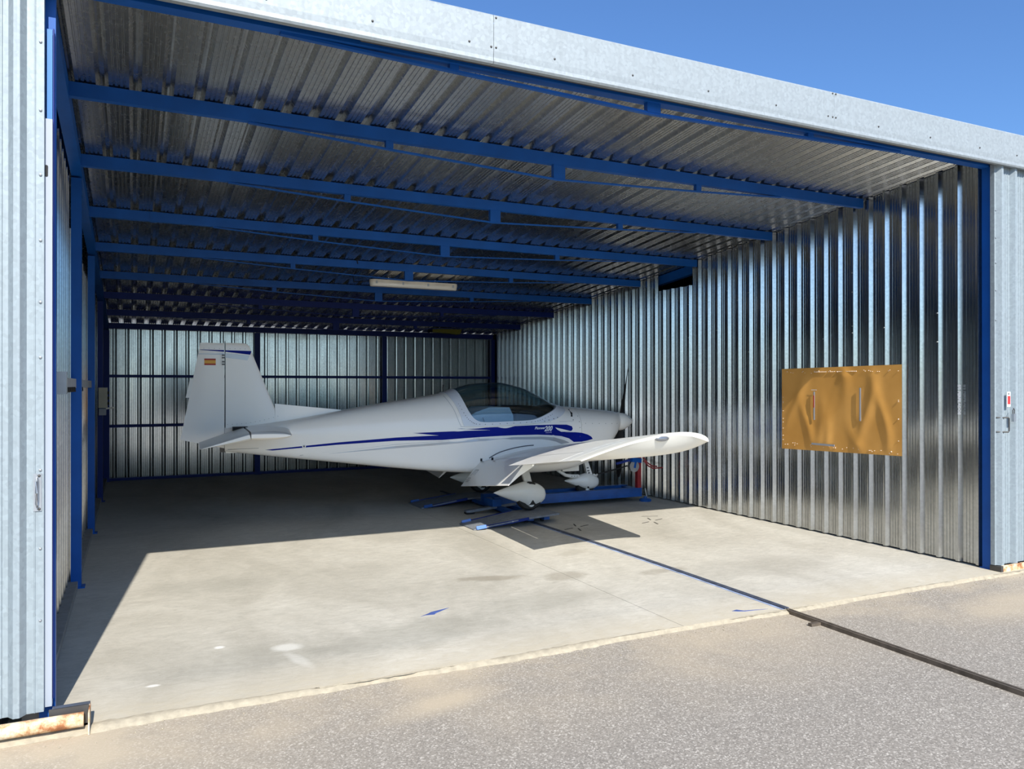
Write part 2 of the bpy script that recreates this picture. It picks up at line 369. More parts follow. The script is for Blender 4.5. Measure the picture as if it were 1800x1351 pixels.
wb = empty('wall_back', (3.4, D, 0), kind='structure', label='corrugated galvanised back wall with blue posts and rails')
xcur = -.13
while xcur < 9.0:
    dx = random.uniform(0, .002)
    sheet('wall_sheet', 'galvanised_interior', wb, profile(5), (lambda u, d, t, x0=xcur, dx=dx: (x0+u, D+.05-d-dx, t)), lambda u: .0, lambda u: roof(D)-.02)
    xcur += sw
# unseen neighbouring bays beyond the side walls, painted black for darkness and blocking daylight
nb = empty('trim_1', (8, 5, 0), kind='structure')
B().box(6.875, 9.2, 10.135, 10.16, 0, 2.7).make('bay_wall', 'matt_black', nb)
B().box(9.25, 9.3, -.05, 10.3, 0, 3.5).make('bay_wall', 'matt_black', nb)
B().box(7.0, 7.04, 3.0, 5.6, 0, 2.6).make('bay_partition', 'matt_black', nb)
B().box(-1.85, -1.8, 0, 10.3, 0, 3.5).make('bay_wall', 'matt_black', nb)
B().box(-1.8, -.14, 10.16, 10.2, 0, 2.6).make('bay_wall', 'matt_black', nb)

# ------------------------------------------------------------------ steel frame
ORD = ['at the opening', 'second from the opening', 'third from the opening', 'fourth from the opening', 'fifth from the opening', 'sixth from the opening', 'third from the back wall', 'next to last before the back wall', 'along the top of the back wall']
py = [0.0, 1.257, 2.48, 3.79, 5.03, 6.35, 7.58, 8.87, D-.04]
for i, yy in enumerate(py):
    z = roof(yy); front = i == 0; last = i == 8
    root = empty('roof_purlin', (W/2, yy, z), label='blue steel roof purlin '+ORD[i], cat='beam', group='blue roof purlins')
    if front: B().box(-2.4, 9.25, -.04, .04, 3.397, 3.485).make('beam', 'blue_steel', root)
    else:
        B().box(-.06, W-.045, yy-.025, yy+.025, z-.045, z+.043).make('beam', 'blue_steel' if i < 6 else 'dark_blue_steel', root)  # same blue steel, with shade painted into the deepest purlins
    if last: continue
    zb = 3.397 if front else z-.045
    dm, ds = (.062, .028) if front else (.11, .052)
    for xx, dd, w in ((2.02, ds, .055), (3.42, dm, .105), (4.82, ds, .055)):
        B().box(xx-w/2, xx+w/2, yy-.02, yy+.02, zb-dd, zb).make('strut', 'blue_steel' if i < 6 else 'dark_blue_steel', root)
    b = B(); pts = [(1.05, zb-.004), (2.02, zb-ds-.004), (3.42, zb-dm-.004), (4.82, zb-ds-.004), (5.79, zb-.004)]
    for p, q in zip(pts, pts[1:]): b.bar((p[0], yy, p[1]), (q[0], yy, q[1]), .03, .010 if not front else .016)
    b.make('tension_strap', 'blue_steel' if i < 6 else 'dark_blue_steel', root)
    if i in (3, 4): B().box(.5, .56, yy-.029, yy+.029, z-.048, z+.044).make('splice_plate', 'blue_steel', root)
# rafters along the side walls
rf = empty('rafter', (-.03, 5, 3.0), label='blue steel rafter above the left wall', cat='beam')
B().bar((-.03, .04, roof(.04)-.01), (-.03, D, roof(D)-.01), .075, .11).make('beam', 'blue_steel', rf)
rf = empty('rafter', (7.0, 5, 3.0), label='blue steel rafter behind the notch in the right wall', cat='beam')
B().bar((7.0, .04, roof(.04)-.02), (7.0, D, roof(D)-.02), .08, .12).make('beam', 'blue_steel', rf)
# columns
def column(x0, x1, y0, y1, z1, lab, mat='blue_steel', base=True, grp='blue steel posts'):
    r = empty('steel_post', ((x0+x1)/2, (y0+y1)/2, 0), label=lab, cat='post', group=grp)
    b = B(); b.box(x0, x1, y0, y1, 0.004, z1).make('post', mat, r)
    if base: B().box(x0-.004, x1+.025, y0-.012, y1+.02, 0, .01).make('base_plate', mat, r)
column(-.068, .003, 2.64, 2.72, roof(2.72)-.075, 'blue post on the left wall nearest the opening')
column(-.068, -.002, 5.10, 5.18, roof(5.18)-.075, 'blue post on the left wall, second from the opening')
column(-.068, -.002, 7.60, 7.68, roof(7.68)-.075, 'blue post on the left wall behind the beige switch box', 'dark_blue_steel')
column(-.068, .015, D-.10, D-.02, roof(D)-.075, 'dark blue corner post where left and back walls meet', 'dark_blue_steel')
column(2.28, 2.37, D-.06, D+.0, roof(D)-.05, 'dark blue back wall post behind the tail fin', 'dark_blue_steel', grp='back wall posts')
column(4.58, 4.67, D-.06, D+.0, roof(D)-.05, 'dark blue back wall post behind the fuselage', 'dark_blue_steel', grp='back wall posts')
column(6.82, 6.90, D-.08, D-.0, roof(D)-.05, 'added dark blue filler post closing the light gap between right and back walls', 'dark_blue_steel', base=False)  # added filler that stops light leaking through the corner
column(6.865, 6.93, -.045, .035, 3.40, 'blue front post at the right edge of the opening')
column(-.03, .035, .0, .05, 3.40, 'blue front post at the left edge of the opening')
for z, lab in ((1.715, 'dark blue rail across the back wall, upper'), (.895, 'dark blue rail across the back wall, lower'), (.024, 'dark blue rail at the foot of the back wall')):
    tag(B().box(.0, W-.04, D-.03, D+.005, z-.022, z+.022).make('wall_rail', 'dark_blue_steel'), lab, 'rail', 'back wall rails')
# diagonal brace seen through the notch
# grey duct on the left wall with end plate
r = empty('cable_duct', (-.05, 1.3, 1.55), label='grey horizontal duct running along the left wall', cat='duct')
B().box(-.078, -.03, 1.45, 2.62, 1.535, 1.605).make('duct', 'grey_plastic', r)
B().box(-.078, -.03, 2.74, 5.08, 1.535, 1.605).make('duct', 'grey_plastic', r)
B().box(-.078, -.012, 1.38, 1.45, 1.50, 1.64).make('end_plate', 'steel', r, label='pale end plate')
for yy in (1.62, 1.80, 1.98, 2.16, 2.34, 2.9, 3.3):
    B().tube([(-.03, yy, 1.54), (-.026, yy+.03, 1.515), (-.026, yy+.07, 1.512), (-.03, yy+.10, 1.54)], .006, 6).make('cable_loop', 'matt_black', r)
# switch box
r = empty('switch_box', (.01, 7.5, 1.2), label='beige electrical switch box on the third left post', cat='box')
B().box(-.05, .055, 7.44, 7.54, 1.26, 1.53).make('housing', 'beige_plastic', r)
B().box(-.045, .04, 7.44, 7.53, 1.165, 1.25).make('socket', 'grey_plastic', r, label='pale grey lower socket')
for zz in (1.32, 1.39, 1.46): B().box(.055, .075, 7.45, 7.50, zz-.02, zz+.02).make('switch', 'matt_black', r)
B().bar((.04, 7.50, 1.25), (.13, 7.47, 1.265), .02, .02).make('lever', 'lamp_cover', r)

# ------------------------------------------------------------------ fascia
fa = empty('trim_2', (3, -.15, 3.5), kind='structure', label='galvanised fascia above the opening')
zb, zt = 3.388, 3.668
for x0, x1 in ((-3.2, -.492), (-.490, 2.2065), (2.2085, 4.905), (4.907, 7.60), (7.602, 9.3)):
    b = B(); dy = random.uniform(-.001, .001)
    b.loft([[(x0+e*(x1-x0)*j, a, z) for (a, z) in ((-.10, zb+.006), (-.145, zb), (-.152+dy, zb+.012), (-.149+dy, zb+.035), (-.152+dy, zb+.07), (-.152+dy, zt-.01), (-.145, zt), (-.05, zt+.004))] for e, j in ((0, 0), (1, .33), (1, .66), (1, 1))], False, False)
    b.make('fascia_panel', 'galvanised_fascia', fa)
rv = B(); rv.lathe([(.0065, 0), (.0065, -.002), (.0045, -.005), (.001, -.006)], (0, 0, 0), 'y', 8); rme = rv.mesh('rivet'); rme.materials.append(MATS['dark_steel'])
rme2 = rv.mesh('rivet'); rme2.materials.append(MATS['steel'])
def rivets(pts, parent, me=None):
    off = OFF.get(parent.name, Vector((0, 0, 0)))
    for p in pts:
        o = bpy.data.objects.new('rivet', me or rme); o.location = Vector(p)-off; o.parent = parent; COL.objects.link(o)
rivets([(x, -.1525, 3.485) for x in (-.2, .37, .957, 1.501, 2.057, 2.604, 3.16, 3.757, 4.349, 4.845, 5.367, 5.948, 6.553, 7.041)], fa)
rivets([(2.192, -.1525, 3.48), (2.222, -.1525, 3.48), (2.222, -.1525, 3.65), (4.89, -.1525, 3.485), (4.922, -.1525, 3.485), (4.922, -.1525, 3.655), (4.89, -.1525, 3.655)], fa)
B().box(1.46, 9.2, -.10, -.06, 3.405, 3.43).make('door_track', 'dark_steel', fa, label='dark sliding door track')
B().box(-3.2, 1.46, -.10, -.06, 3.43, 3.46).make('door_track', 'matt_black', fa)
B().box(-2.5, 9.3, -.06, -.02, 3.46, 3.66).make('sky_block_board', 'dark_steel', fa)  # added unseen board that shuts out sky between fascia and roof

# ------------------------------------------------------------------ sliding doors
def door_sheet(parent, xs, n, direction, z0, z1, yf=-.082):
    pr = profile(n)
    return sheet('door_sheet', 'galvanised_door', parent, pr, (lambda u, d, t: (xs+direction*u, yf-d, t)), lambda u: z0, lambda u: z1)
dl = empty('door_1', (-.9, -.09, 0), kind='structure', label='left sliding door of pale corrugated sheets with a pull handle')
# edge pan with screws then ribs going left
door_sheet(dl, -.003-.068, 5, -1, .075, 3.46)
B().add([(-.0710, -.082, .075), (-.043, -.082, .075), (-.041, -.085, .075), (-.038, -.085, .075), (-.036, -.082, .075), (-.004, -.082, .075), (-.003, -.055, .075),
         (-.0710, -.082, 3.46), (-.043, -.082, 3.46), (-.041, -.085, 3.46), (-.038, -.085, 3.46), (-.036, -.082, 3.46), (-.004, -.082, 3.46), (-.003, -.055, 3.46)], [(i, i+1, i+8, i+7) for i in range(6)]).make('edge_sheet', 'galvanised_door', dl)
door_sheet(dl, -.071-.92, 5, -1, .075, 3.46); door_sheet(dl, -.071-1.84, 5, -1, .075, 3.46)
rivets([(-.018, -.083, z) for z in (3.11, 2.80, 2.507, 2.21, 1.93, 1.68, 1.17, .815, .49)], dl, rme2)
h = dl
h = B().box(-.044, -.012, -.087, -.083, .985, 1.155).make('pull_handle', 'steel', h, label='galvanised pull handle')
B().tube([(-.03, -.085, 1.135), (-.03, -.115, 1.12), (-.030, -.118, 1.07), (-.030, -.115, 1.02), (-.03, -.085, 1.005)], .0055, 8).make('grip', 'steel', h, 50)
rivets([(-.022, -.088, 1.145), (-.022, -.088, .995)], h)
# second leaf: white edge channel and blue bars
d2 = empty('door_2', (0, -.04, 0), kind='structure', label='white steel edge channel of the second left sliding door')
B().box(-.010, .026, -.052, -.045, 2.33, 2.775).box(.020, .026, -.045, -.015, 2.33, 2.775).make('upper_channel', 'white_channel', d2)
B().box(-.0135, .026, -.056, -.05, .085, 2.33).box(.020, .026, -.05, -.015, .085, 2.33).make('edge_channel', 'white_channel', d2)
B().box(.0262, .031, -.03, -.010, .11, 3.2).make('inner_bar', 'dark_blue_steel', d2)
B().box(.002, .024, -.03, -.016, 2.775, 3.195).make('upper_bar', 'sunlit_blue_bar', d2, label='blue upper bar with sunlight painted into its colour')
b = B(); b.lathe([(.006, 0), (.006, -.004)], (.0, -.0525, 0), 'y', 12)
for p in range(1): pass
B().prism([(.002+.007*math.cos(a), 2.535+(.02 if math.sin(a) > 0 else -.02)+.007*math.sin(a)) for a in [k*2*PI/16+.01 for k in range(16)]], lambda x, z: (x, -.0532, z), lambda x, z: (x, -.0515, z)).make('slot', 'matt_black', d2)
dr = empty('door_3', (7.6, -.09, 0), kind='structure', label='right sliding door of pale corrugated sheets with latch and red sticker')
B().add([(6.845, -.05, .05), (6.846, -.085, .05), (6.865, -.085, .05), (6.845, -.05, 3.44), (6.846, -.085, 3.44), (6.865, -.085, 3.44)], [(0, 1, 4, 3), (1, 2, 5, 4)]).make('edge_sheet', 'galvanised_door', dr)
for k in range(3): door_sheet(dr, 6.865+.92*k, 5, 1, .05, 3.44, -.085)
rivets([(6.86, -.088, z) for z in (3.02, 2.79, 2.58, 2.35, 2.1)], dr, rme2)
B().tube([(6.865, -.088, 1.285), (6.93, -.150, 1.285), (6.935, -.150, 1.275), (6.935, -.150, 1.175), (6.93, -.150, 1.165), (6.865, -.088, 1.165)], .006, 8).make('door_handle', 'dark_steel', dr, 50)
st = empty('sticker', (7.0, -.1, 1.45), label='red and white warning sticker on the right door', cat='sticker')
B().box(6.955, 7.0, -.1225, -.1215, 1.375, 1.50).make('backing', 'white_print', st)
B().box(6.960, 6.996, -.1235, -.1226, 1.395, 1.465).make('red_field', 'red_print', st)
B().box(6.968, 6.984, -.1235, -.1226, 1.475, 1.490).make('mark', 'dark_print', st)
lk = empty('padlock', (7.0, -.12, 1.3), label='small bright padlock hanging under the sticker on the right door', cat='lock')
B().box(7.0, 7.03, -.150, -.128, 1.25, 1.315).make('body', 'steel', lk)
B().tube([(7.005, -.139, 1.31), (7.003, -.139, 1.345), (7.015, -.139, 1.36), (7.027, -.139, 1.345), (7.025, -.139, 1.31)], .004, 6).make('shackle', 'dark_steel', lk)
# bottom guides
gl_ = empty('door_guide', (-.1, -.17, 0), label='rusty pipe and steel angle guiding the left door at the sill', cat='rail')
B().tube([(-2.6, -.17, .052), (.16, -.17, .045)], .032, 16).make('pipe', 'rusty_pipe', gl_, 50)
B().box(.02, .178, -.135, -.125, .0, .095).box(-2.4, .178, -.135, -.10, .0, .012).make('angle', 'dark_steel', gl_)
B().box(.03, .182, -.075, -.065, .0, .085).box(.03, .182, -.10, -.066, .078, .086).make('angle', 'steel', gl_, label='bare steel angle')
B().box(.178, .184, -.20, -.07, -.02, .08).make('end_plate', 'rusty_pipe', gl_)
gr_ = empty('door_guide', (7.4, -.12, 0), label='rusty pale base rail under the right door', cat='rail')
B().box(6.88, 9.2, -.135, -.115, -.018, .05).make('rail', 'rusty_pipe', gr_)
B().box(6.85, 6.88, -.135, -.04, -.018, .045).make('end_plate', 'dark_steel', gr_)

# ------------------------------------------------------------------ tan sheet on the right wall
ts = empty('wall_patch', (W-.05, 1.56, 1.3), label='wrinkled tan metal sheet with two vertical slots on the right wall', cat='sheet')
NY, NZ = 90, 56; y0, y1 = .808, 2.318
b = B(); vs = []
def wr_h(y, z):
    h = 0
    for (cy, w, am, sl, ph) in ((1.02, .05, .006, .10, .0), (1.20, .06, .009, -.16, .6), (1.42, .07, .009, .22, .3), (1.62, .05, .006, -.30, .2), (1.78, .07, .006, .03, .8), (2.0, .06, .006, .18, .1), (2.15, .06, .006, -.35, .5)):
        cc = cy+sl*(z-1.3)+.04*math.sin(7*(z-1.3)+ph*6)
        h += am*math.exp(-((y-cc)/w)**2)*(.55+.45*math.sin(5.5*(z-.9)+ph*9))
    e = min(1, (z-.86)/.10, (1.75-z)/.10, (y-y0)/.08, (y1-y)/.08); return h*max(0, e)*1.7
for j in range(NZ+1):
    for i in range(NY+1):
        y = y0+(y1-y0)*i/NY; s = (y-y0)/(y1-y0); z0 = .888+(.853-.888)*s; z1 = 1.752+(1.738-1.752)*s
        z = z0+(z1-z0)*j/NZ; vs.append((W-DEP-.004-wr_h(y, z), y, z))
fs = [(j*(NY+1)+i, j*(NY+1)+i+1, (j+1)*(NY+1)+i+1, (j+1)*(NY+1)+i) for j in range(NZ) for i in range(NY)]
b.add(vs, fs).make('sheet', 'tan_sheet', ts, 60)
def slot(y_, za, zb_, w, mat='grey_plastic'):
    x = W-DEP-.012
    B().box(x-.006, x, y_-w/2, y_+w/2, za, zb_).make('slot', mat, ts)
slot(1.851, 1.19, 1.49, .016, 'silver_stripe'); slot(1.269, 1.20, 1.53, .016, 'silver_stripe'); slot(1.735, .925, .945, .30, 'silver_stripe')
B().box(W-DEP-.0205, W-DEP-.0185, 1.846, 1.858, 1.32, 1.45).make('slot', 'flag_red', ts, label='dark red paint inside the slot')
B().box(W-DEP-.014, W-DEP-.012, 1.82, 1.89, 1.505, 1.51).make('scratch', 'white_print', ts)
b = B()
for i in range(26):
    y_ = 1.32+i*.021
    if random.random() < .85: b.box(W-DEP-.0125, W-DEP-.006, y_, y_+random.uniform(.006, .013), 1.695+.0*i, 1.700)
for i in range(60):
    y_ = random.uniform(.84, 2.28); z_ = random.choice([.905+.0, .92, 1.69, 1.70])+random.uniform(-.006, .006); b.box(W-DEP-.0125, W-DEP-.006, y_, y_+.005, z_, z_+.004)
for i in range(14):
    z_ = random.uniform(.95, 1.45); y_ = random.choice([2.295, .84]); b.box(W-DEP-.0125, W-DEP-.006, y_, y_+.004, z_, z_+.005)
b.make('perforation', 'lamp_cover', ts, kind='stuff')

# text helper
def text_mesh(body, size, res=3, bold=0.0):
    cu = bpy.data.curves.new('text', 'FONT'); cu.body = body; cu.size = size; cu.resolution_u = res; cu.fill_mode = 'FRONT'; cu.offset = bold
    o = bpy.data.objects.new('text', cu); COL.objects.link(o); bpy.context.view_layer.update()
    me = bpy.data.meshes.new_from_object(o); bpy.data.objects.remove(o); return me
# vertical stencil on the last pan of the right wall
me = text_mesh('S/1 PERFILADOS', .05, 2, .0035)
xs = [v.co.x for v in me.vertices]; L = max(xs)-min(xs)
for v in me.vertices:
    u = (v.co.x-min(xs))/L*.265; v.co = Vector((W-DEP-.0035, .272-v.co.y*.85*.8, 1.562-u))
for v in me.vertices: v.co.y -= .018
o = link('stencil_print', me, 'white_print', wr, label='faded white vertical lettering')

# ------------------------------------------------------------------ lamp, cable, yellow bundle
lp = empty('strip_light', (3.75, 5.8, 2.9), label='long cream fluorescent strip light hung below the roof', cat='lamp')
def rounded(xa, xb, w, h, zc, yc, n=6):
    pts = []
    for sx_, xx in ((1, xb-w/2), (-1, xa+w/2)):
        for k in range(n+1):
            a = (-PI/2+PI*k/n) if sx_ > 0 else (PI/2+PI*k/n)
            pts.append((xx+math.cos(a)*w/2, yc+math.sin(a)*w/2))
    return pts
P0 = rounded(3.14, 4.37, .13, 0, 0, 5.8)
B().prism(P0, lambda x, y: (x, y, 2.905), lambda x, y: (x, y, 2.945)).make('housing', 'lamp_body', lp, 40)
B().loft([[(3.755+(x-3.755)*s, 5.8+(y-5.8)*k, z) for x, y in P0] for s, k, z in ((.995, .96, 2.905), (.99, .9, 2.875), (.98, .7, 2.858))]).make('diffuser', 'lamp_cover', lp, 40)
for xx in (3.22, 3.58, 3.93, 4.29):
    for sy in (-1, 1): B().box(xx-.012, xx+.012, 5.8+sy*.064-.006, 5.8+sy*.064+.006, 2.89, 2.925).make('clip', 'steel', lp)
for xx in (3.4, 4.05): B().box(xx-.004, xx+.004, 5.795, 5.805, 2.945, roof(5.8)+.05).make('hanger', 'steel', lp)
tag(B().tube([(2.765, 5.0, 3.06), (2.775, 5.0, 3.02), (2.79, 5.06, 2.965), (2.80, 5.3, 2.90), (2.87, 5.55, 2.87), (3.0, 5.75, 2.90), (3.145, 5.8, 2.925)], .006, 6).make('lamp_cable', 'matt_black'), 'thin black cable looping down to the strip light', 'cable')
yb = empty('foam_bundle', (5.65, 9.6, 2.6), label='olive yellow panel tucked under the roof near the back wall', cat='panel')
B().hexa([(5.37, 9.5, 2.562), (5.92, 9.5, 2.525), (5.92, 9.68, 2.525), (5.37, 9.68, 2.562)], [(5.37, 9.5, 2.618), (5.96, 9.5, 2.618), (5.96, 9.68, 2.60), (5.37, 9.68, 2.60)]).make('bundle', 'yellow_foam', yb)
B().box(5.345, 5.368, 9.49, 9.69, 2.55, 2.615).make('end_strap', 'matt_black', yb)

for k_, x_ in enumerate((3.06, 3.21)):
    b = B(); z_ = 2.10
    while z_ > 1.76:
        h_ = random.uniform(.008, .018); w_ = random.uniform(.012, .03); o_ = random.uniform(-.006, .006)
        b.box(x_+o_-w_/2, x_+o_+w_/2, D+.0415, D+.0425, z_-h_, z_); z_ -= h_+random.uniform(.006, .016)
    b.make('stencil_mark', 'grey_plastic', wb, label='worn illegible vertical stencil')
b = B()
for i in range(16):
    y_, z_ = random.uniform(.2, 5), random.uniform(1.9, 2.8); y_ = .05+PITCH*round((y_-.05)/PITCH)+.035
    b.lathe([(.006, 0), (.004, .004)], (W-DEP-.005, y_, z_), 'x', 6)
b.make('screw', 'steel', wr, kind='stuff')
# ------------------------------------------------------------------ rail in the floor
def rail_z(y): return 0.0 if y > -.15 else -.022
rl = empty('floor_rail', (4.45, 0, 0), label='long steel guide rail crossing the slab and the apron', cat='rail')
def railx(y): return 4.45+.02*math.sin(y*.9)
for nm, ya, yb_, mat, lab in (('inner_rail', -.15, 6.6, 'rail_blue', 'blue-painted length on the slab'), ('outer_rail', -6, -.15, 'rail_brown', 'brown length on the asphalt')):
    zz = 0 if nm == 'inner_rail' else -.022
    for side in (-1, 1):
        b = B(); n = 24; ys = [ya+(yb_-ya)*i/n for i in range(n+1)]
        ht = .010 if zz == 0 else .026
        b.loft([[(railx(y)+side*.012-.008, y, zz), (railx(y)+side*.012+.008, y, zz), (railx(y)+side*.012+.008, y, zz+ht), (railx(y)+side*.012-.008, y, zz+ht)] for y in ys])
        b.make(nm, mat, rl, label=lab if side < 0 else None)
b = B()
ys = [-.15+3.75*i/16 for i in range(17)]
b.loft([[(railx(y)-.045, y, .0002), (railx(y)-.021, y, .0002), (railx(y)-.021, y, .0016), (railx(y)-.045, y, .0016)] for y in ys]).make('paint_line', 'overspray', rl, label='pale blue overspray beside the rail')
B().box(4.34, 4.44, -.47, -.44, -.022, -.002).make('tab', 'rail_brown', rl)

# ------------------------------------------------------------------ trolley under the aircraft
tr_ = empty('aircraft_trolley', (4.7, 5.0, 0), label='blue steel trolley with ramps under the wheels of the aircraft', cat='trolley')
def ramp(lo, hi, plate, zt_, lab):
    # lo: two ground points, hi: two top points, plate: two far points
    a0, a1 = lo; b0, b1 = hi; c0, c1 = plate; th = .012
    b = B(); b.hexa([(a0[0], a0[1], .0), (a1[0], a1[1], .0), (b1[0], b1[1], zt_-th), (b0[0], b0[1], zt_-th)], [(a0[0], a0[1], th), (a1[0], a1[1], th), (b1[0], b1[1], zt_), (b0[0], b0[1], zt_)])
    r = b.make('ramp', 'ramp_top', tr_, label=lab)
    b = B(); b.hexa([(b0[0], b0[1], zt_-.02), (b1[0], b1[1], zt_-.02), (c1[0], c1[1], zt_-.02), (c0[0], c0[1], zt_-.02)], [(b0[0], b0[1], zt_), (b1[0], b1[1], zt_), (c1[0], c1[1], zt_), (c0[0], c0[1], zt_)])
    b.make('wheel_plate', 'ramp_top', tr_)
    for p, q in ((a0, b0), (a1, b1)):
        B().bar((p[0]+.14, p[1]+.03, .02), (q[0], q[1], zt_-.01), .02, .03).make('side_bar', 'dark_blue_steel', r)
    for p, q, s in ((a0, b0, -1), (a1, b1, 1)):
        d = (Vector((q[0], q[1], 0))-Vector((p[0], p[1], 0))).normalized()
        m0 = Vector((p[0], p[1], .015))+d*.03; m1 = m0+d*.11+Vector((0, 0, .012))
        B().bar(m0, m1, .05, .012).bar(m0+Vector((0, 0, .012)), m1+Vector((0, 0, .012)), .012, .03).make('side_lip', 'sunlit_lip_blue' if lab == 'near ramp' else 'blue_trolley', r, label='blue side lip with sunlight painted into its colour' if lab == 'near ramp' else None)
ramp(((3.65, 3.52), (3.65, 3.93)), ((4.29, 3.47), (4.31, 3.97)), ((4.75, 3.60), (4.75, 4.10)), .098, 'near ramp')
ramp(((3.64, 5.17), (3.63, 5.66)), ((4.26, 5.16), (4.28, 5.62)), ((4.80, 5.22), (4.82, 5.70)), .098, 'far ramp')
for xa, xb in ((4.36, 4.43), (4.56, 4.63)):
    B().hexa([(xa, 3.62, .03), (xb, 3.62, .03), (xb+.02, 5.6, .03), (xa+.02, 5.6, .03)], [(xa, 3.62, .076), (xb, 3.62, .076), (xb+.02, 5.6, .076), (xa+.02, 5.6, .076)]).make('cross_beam', 'blue_trolley', tr_)
    for yy in (3.72, 5.3): B().lathe([(.001, -.012), (.026, -.012), (.026, .012), (.001, .012)], (xa+.03, yy, .026), 'y', 14).make('roller', 'matt_black', tr_)
B().bar((3.98, 4.55, .03), (4.62, 4.50, .095), .09, .03).make('tail_arm', 'ramp_top', tr_)
B().bar((3.98, 4.55, .012), (4.08, 4.545, .012), .10, .02).make('tail_foot', 'matt_black', tr_)
for ya in (4.49, 4.83):
    B().box(4.34, 6.52, ya, ya+.08, .066, .180).box(4.34, 6.52, ya-.004, ya+.084, .176, .184).make('long_beam', 'blue_trolley', tr_)
B().box(4.5, 6.45, 4.57, 4.83, .086, .098).make('nose_tray', 'ramp_top', tr_)
B().box(4.28, 4.40, 4.42, 4.66, .085, .170).make('end_block', 'blue_trolley', tr_)
B().box(6.42, 6.52, 4.57, 4.90, .066, .172).make('end_beam', 'blue_trolley', tr_)
B().lathe([(.080, 0), (.083, .025), (.06, .04), (.02, .042), (.02, .066)], (6.565, 4.475, 0), 'z', 20).make('foot', 'blue_trolley', tr_, 40)
B().bar((6.585, 4.50, .17), (6.60, 4.485, .05), .03, .012).make('bracket', 'steel', tr_)
B().box(6.445, 6.503, 4.48, 4.54, .184, .62).make('winch_post', 'red_post', tr_, label='dark red upright post')
B().tube([(6.52, 4.47, .60), (6.58, 4.45, .52), (6.64, 4.43, .475), (6.72, 4.42, .465)], .009, 8).make('crank_handle', 'red_post', tr_, 50)
B().tube([(6.52, 4.45, .55), (6.58, 4.42, .475), (6.64, 4.40, .445), (6.78, 4.38, .45)], .009, 8).make('crank_handle', 'red_post', tr_, 50)
B().lathe([(.001, 0), (.075, 0), (.075, .010), (.03, .012), (.03, .05), (.07, .052), (.07, .06), (.001, .06)], (6.36, 4.43, .48), 'y', 24).make('winch_drum', 'steel', tr_, 40)
B().bar((6.32, 4.45, .57), (6.48, 4.47, .55), .06, .06).bar((6.39, 4.435, .58), (6.36, 4.425, .46), .03, .006, (0, 1, 0)).make('winch_frame', 'blue_steel', tr_)
B().bar((6.12, 4.51, .52), (6.34, 4.47, .57), .03, .03).make('winch_arm', 'dark_blue_steel', tr_)
tag(B().tube([(5.90, 4.66, .372), (6.02, 4.62, .40), (6.18, 4.56, .445), (6.30, 4.51, .485)], .010, 8).make('tow_strap', 'matt_black'), 'black strap between the winch and the nose leg', 'strap')

# ------------------------------------------------------------------ aircraft (local axes: X nose, Y left/away, Z up, Z=0 under the wheels)
TH = math.radians(-3.7)
AC = empty('aircraft', (4.583, 4.751, .100), TH, label='white low-wing light aircraft with blue side stripe parked sideways in the hangar', cat='aircraft')
AC.scale = (.973, .973, .973)
def interp(tab, x):
    if x <= tab[0][0]: return tab[0][1:]
    for a, b in zip(tab, tab[1:]):
        if x <= b[0]:
            t = (x-a[0])/(b[0]-a[0]); return tuple(p+(q-p)*t for p, q in zip(a[1:], b[1:]))
    return tab[-1][1:]
def smooth_interp(tab, x):
    # Catmull-Rom in x
    n = len(tab)
    if x <= tab[0][0]: return tab[0][1:]
    if x >= tab[-1][0]: return tab[-1][1:]
    for i in range(n-1):
        if x <= tab[i+1][0]: break
    a, b = tab[i], tab[i+1]; h = b[0]-a[0]; t = (x-a[0])/h; out = []
    for k in range(1, len(a)):
        def slope(j):
            if j <= 0 or j >= n-1: return (tab[min(j+1, n-1)][k]-tab[max(j-1, 0)][k])/(tab[min(j+1, n-1)][0]-tab[max(j-1, 0)][0])
            s0 = (tab[j][k]-tab[j-1][k])/(tab[j][0]-tab[j-1][0]); s1 = (tab[j+1][k]-tab[j][k])/(tab[j+1][0]-tab[j][0])
            return 0 if s0*s1 <= 0 else 2*s0*s1/(s0+s1)
        m0, m1 = slope(i)*h, slope(i+1)*h
        out.append((2*t**3-3*t*t+1)*a[k]+(t**3-2*t*t+t)*m0+(-2*t**3+3*t*t)*b[k]+(t**3-t*t)*m1)
    return tuple(out)
#  X, top, bottom, halfwidth, zmid, n_up, n_low
FUS = [(-3.41, 1.02, .748, .055, .88, 2.6, 4), (-2.84, 1.075, .672, .15, .88, 2.6, 5), (-2.07, 1.205, .575, .27, .86, 2.7, 6), (-1.54, 1.292, .510, .35, .84, 2.7, 7),
       (-1.0, 1.372, .450, .42, .84, 2.6, 8), (-.80, 1.412, .432, .445, .86, 2.45, 8), (-.66, 1.462, .42, .46, .90, 2.3, 8), (-.43, 1.518, .40, .48, .95, 2.15, 8), (-.12, 1.536, .388, .50, .97, 2.1, 8), (.20, 1.476, .384, .50, .98, 2.15, 8),
       (.45, 1.366, .386, .50, .97, 2.2, 8), (.62, 1.268, .39, .49, .95, 2.3, 7), (.74, 1.226, .40, .485, .93, 2.5, 6), (.90, 1.212, .425, .47, .91, 2.5, 5), (1.12, 1.194, .49, .42, .90, 2.5, 4), (1.39, 1.165, .62, .34, .93, 2.5, 3.4),
       (1.52, 1.152, .74, .275, .955, 2.4, 3), (1.61, 1.140, .82, .205, .98, 2.2, 2.5), (1.668, 1.127, .872, .140, 1.0, 2.0, 2.0)]
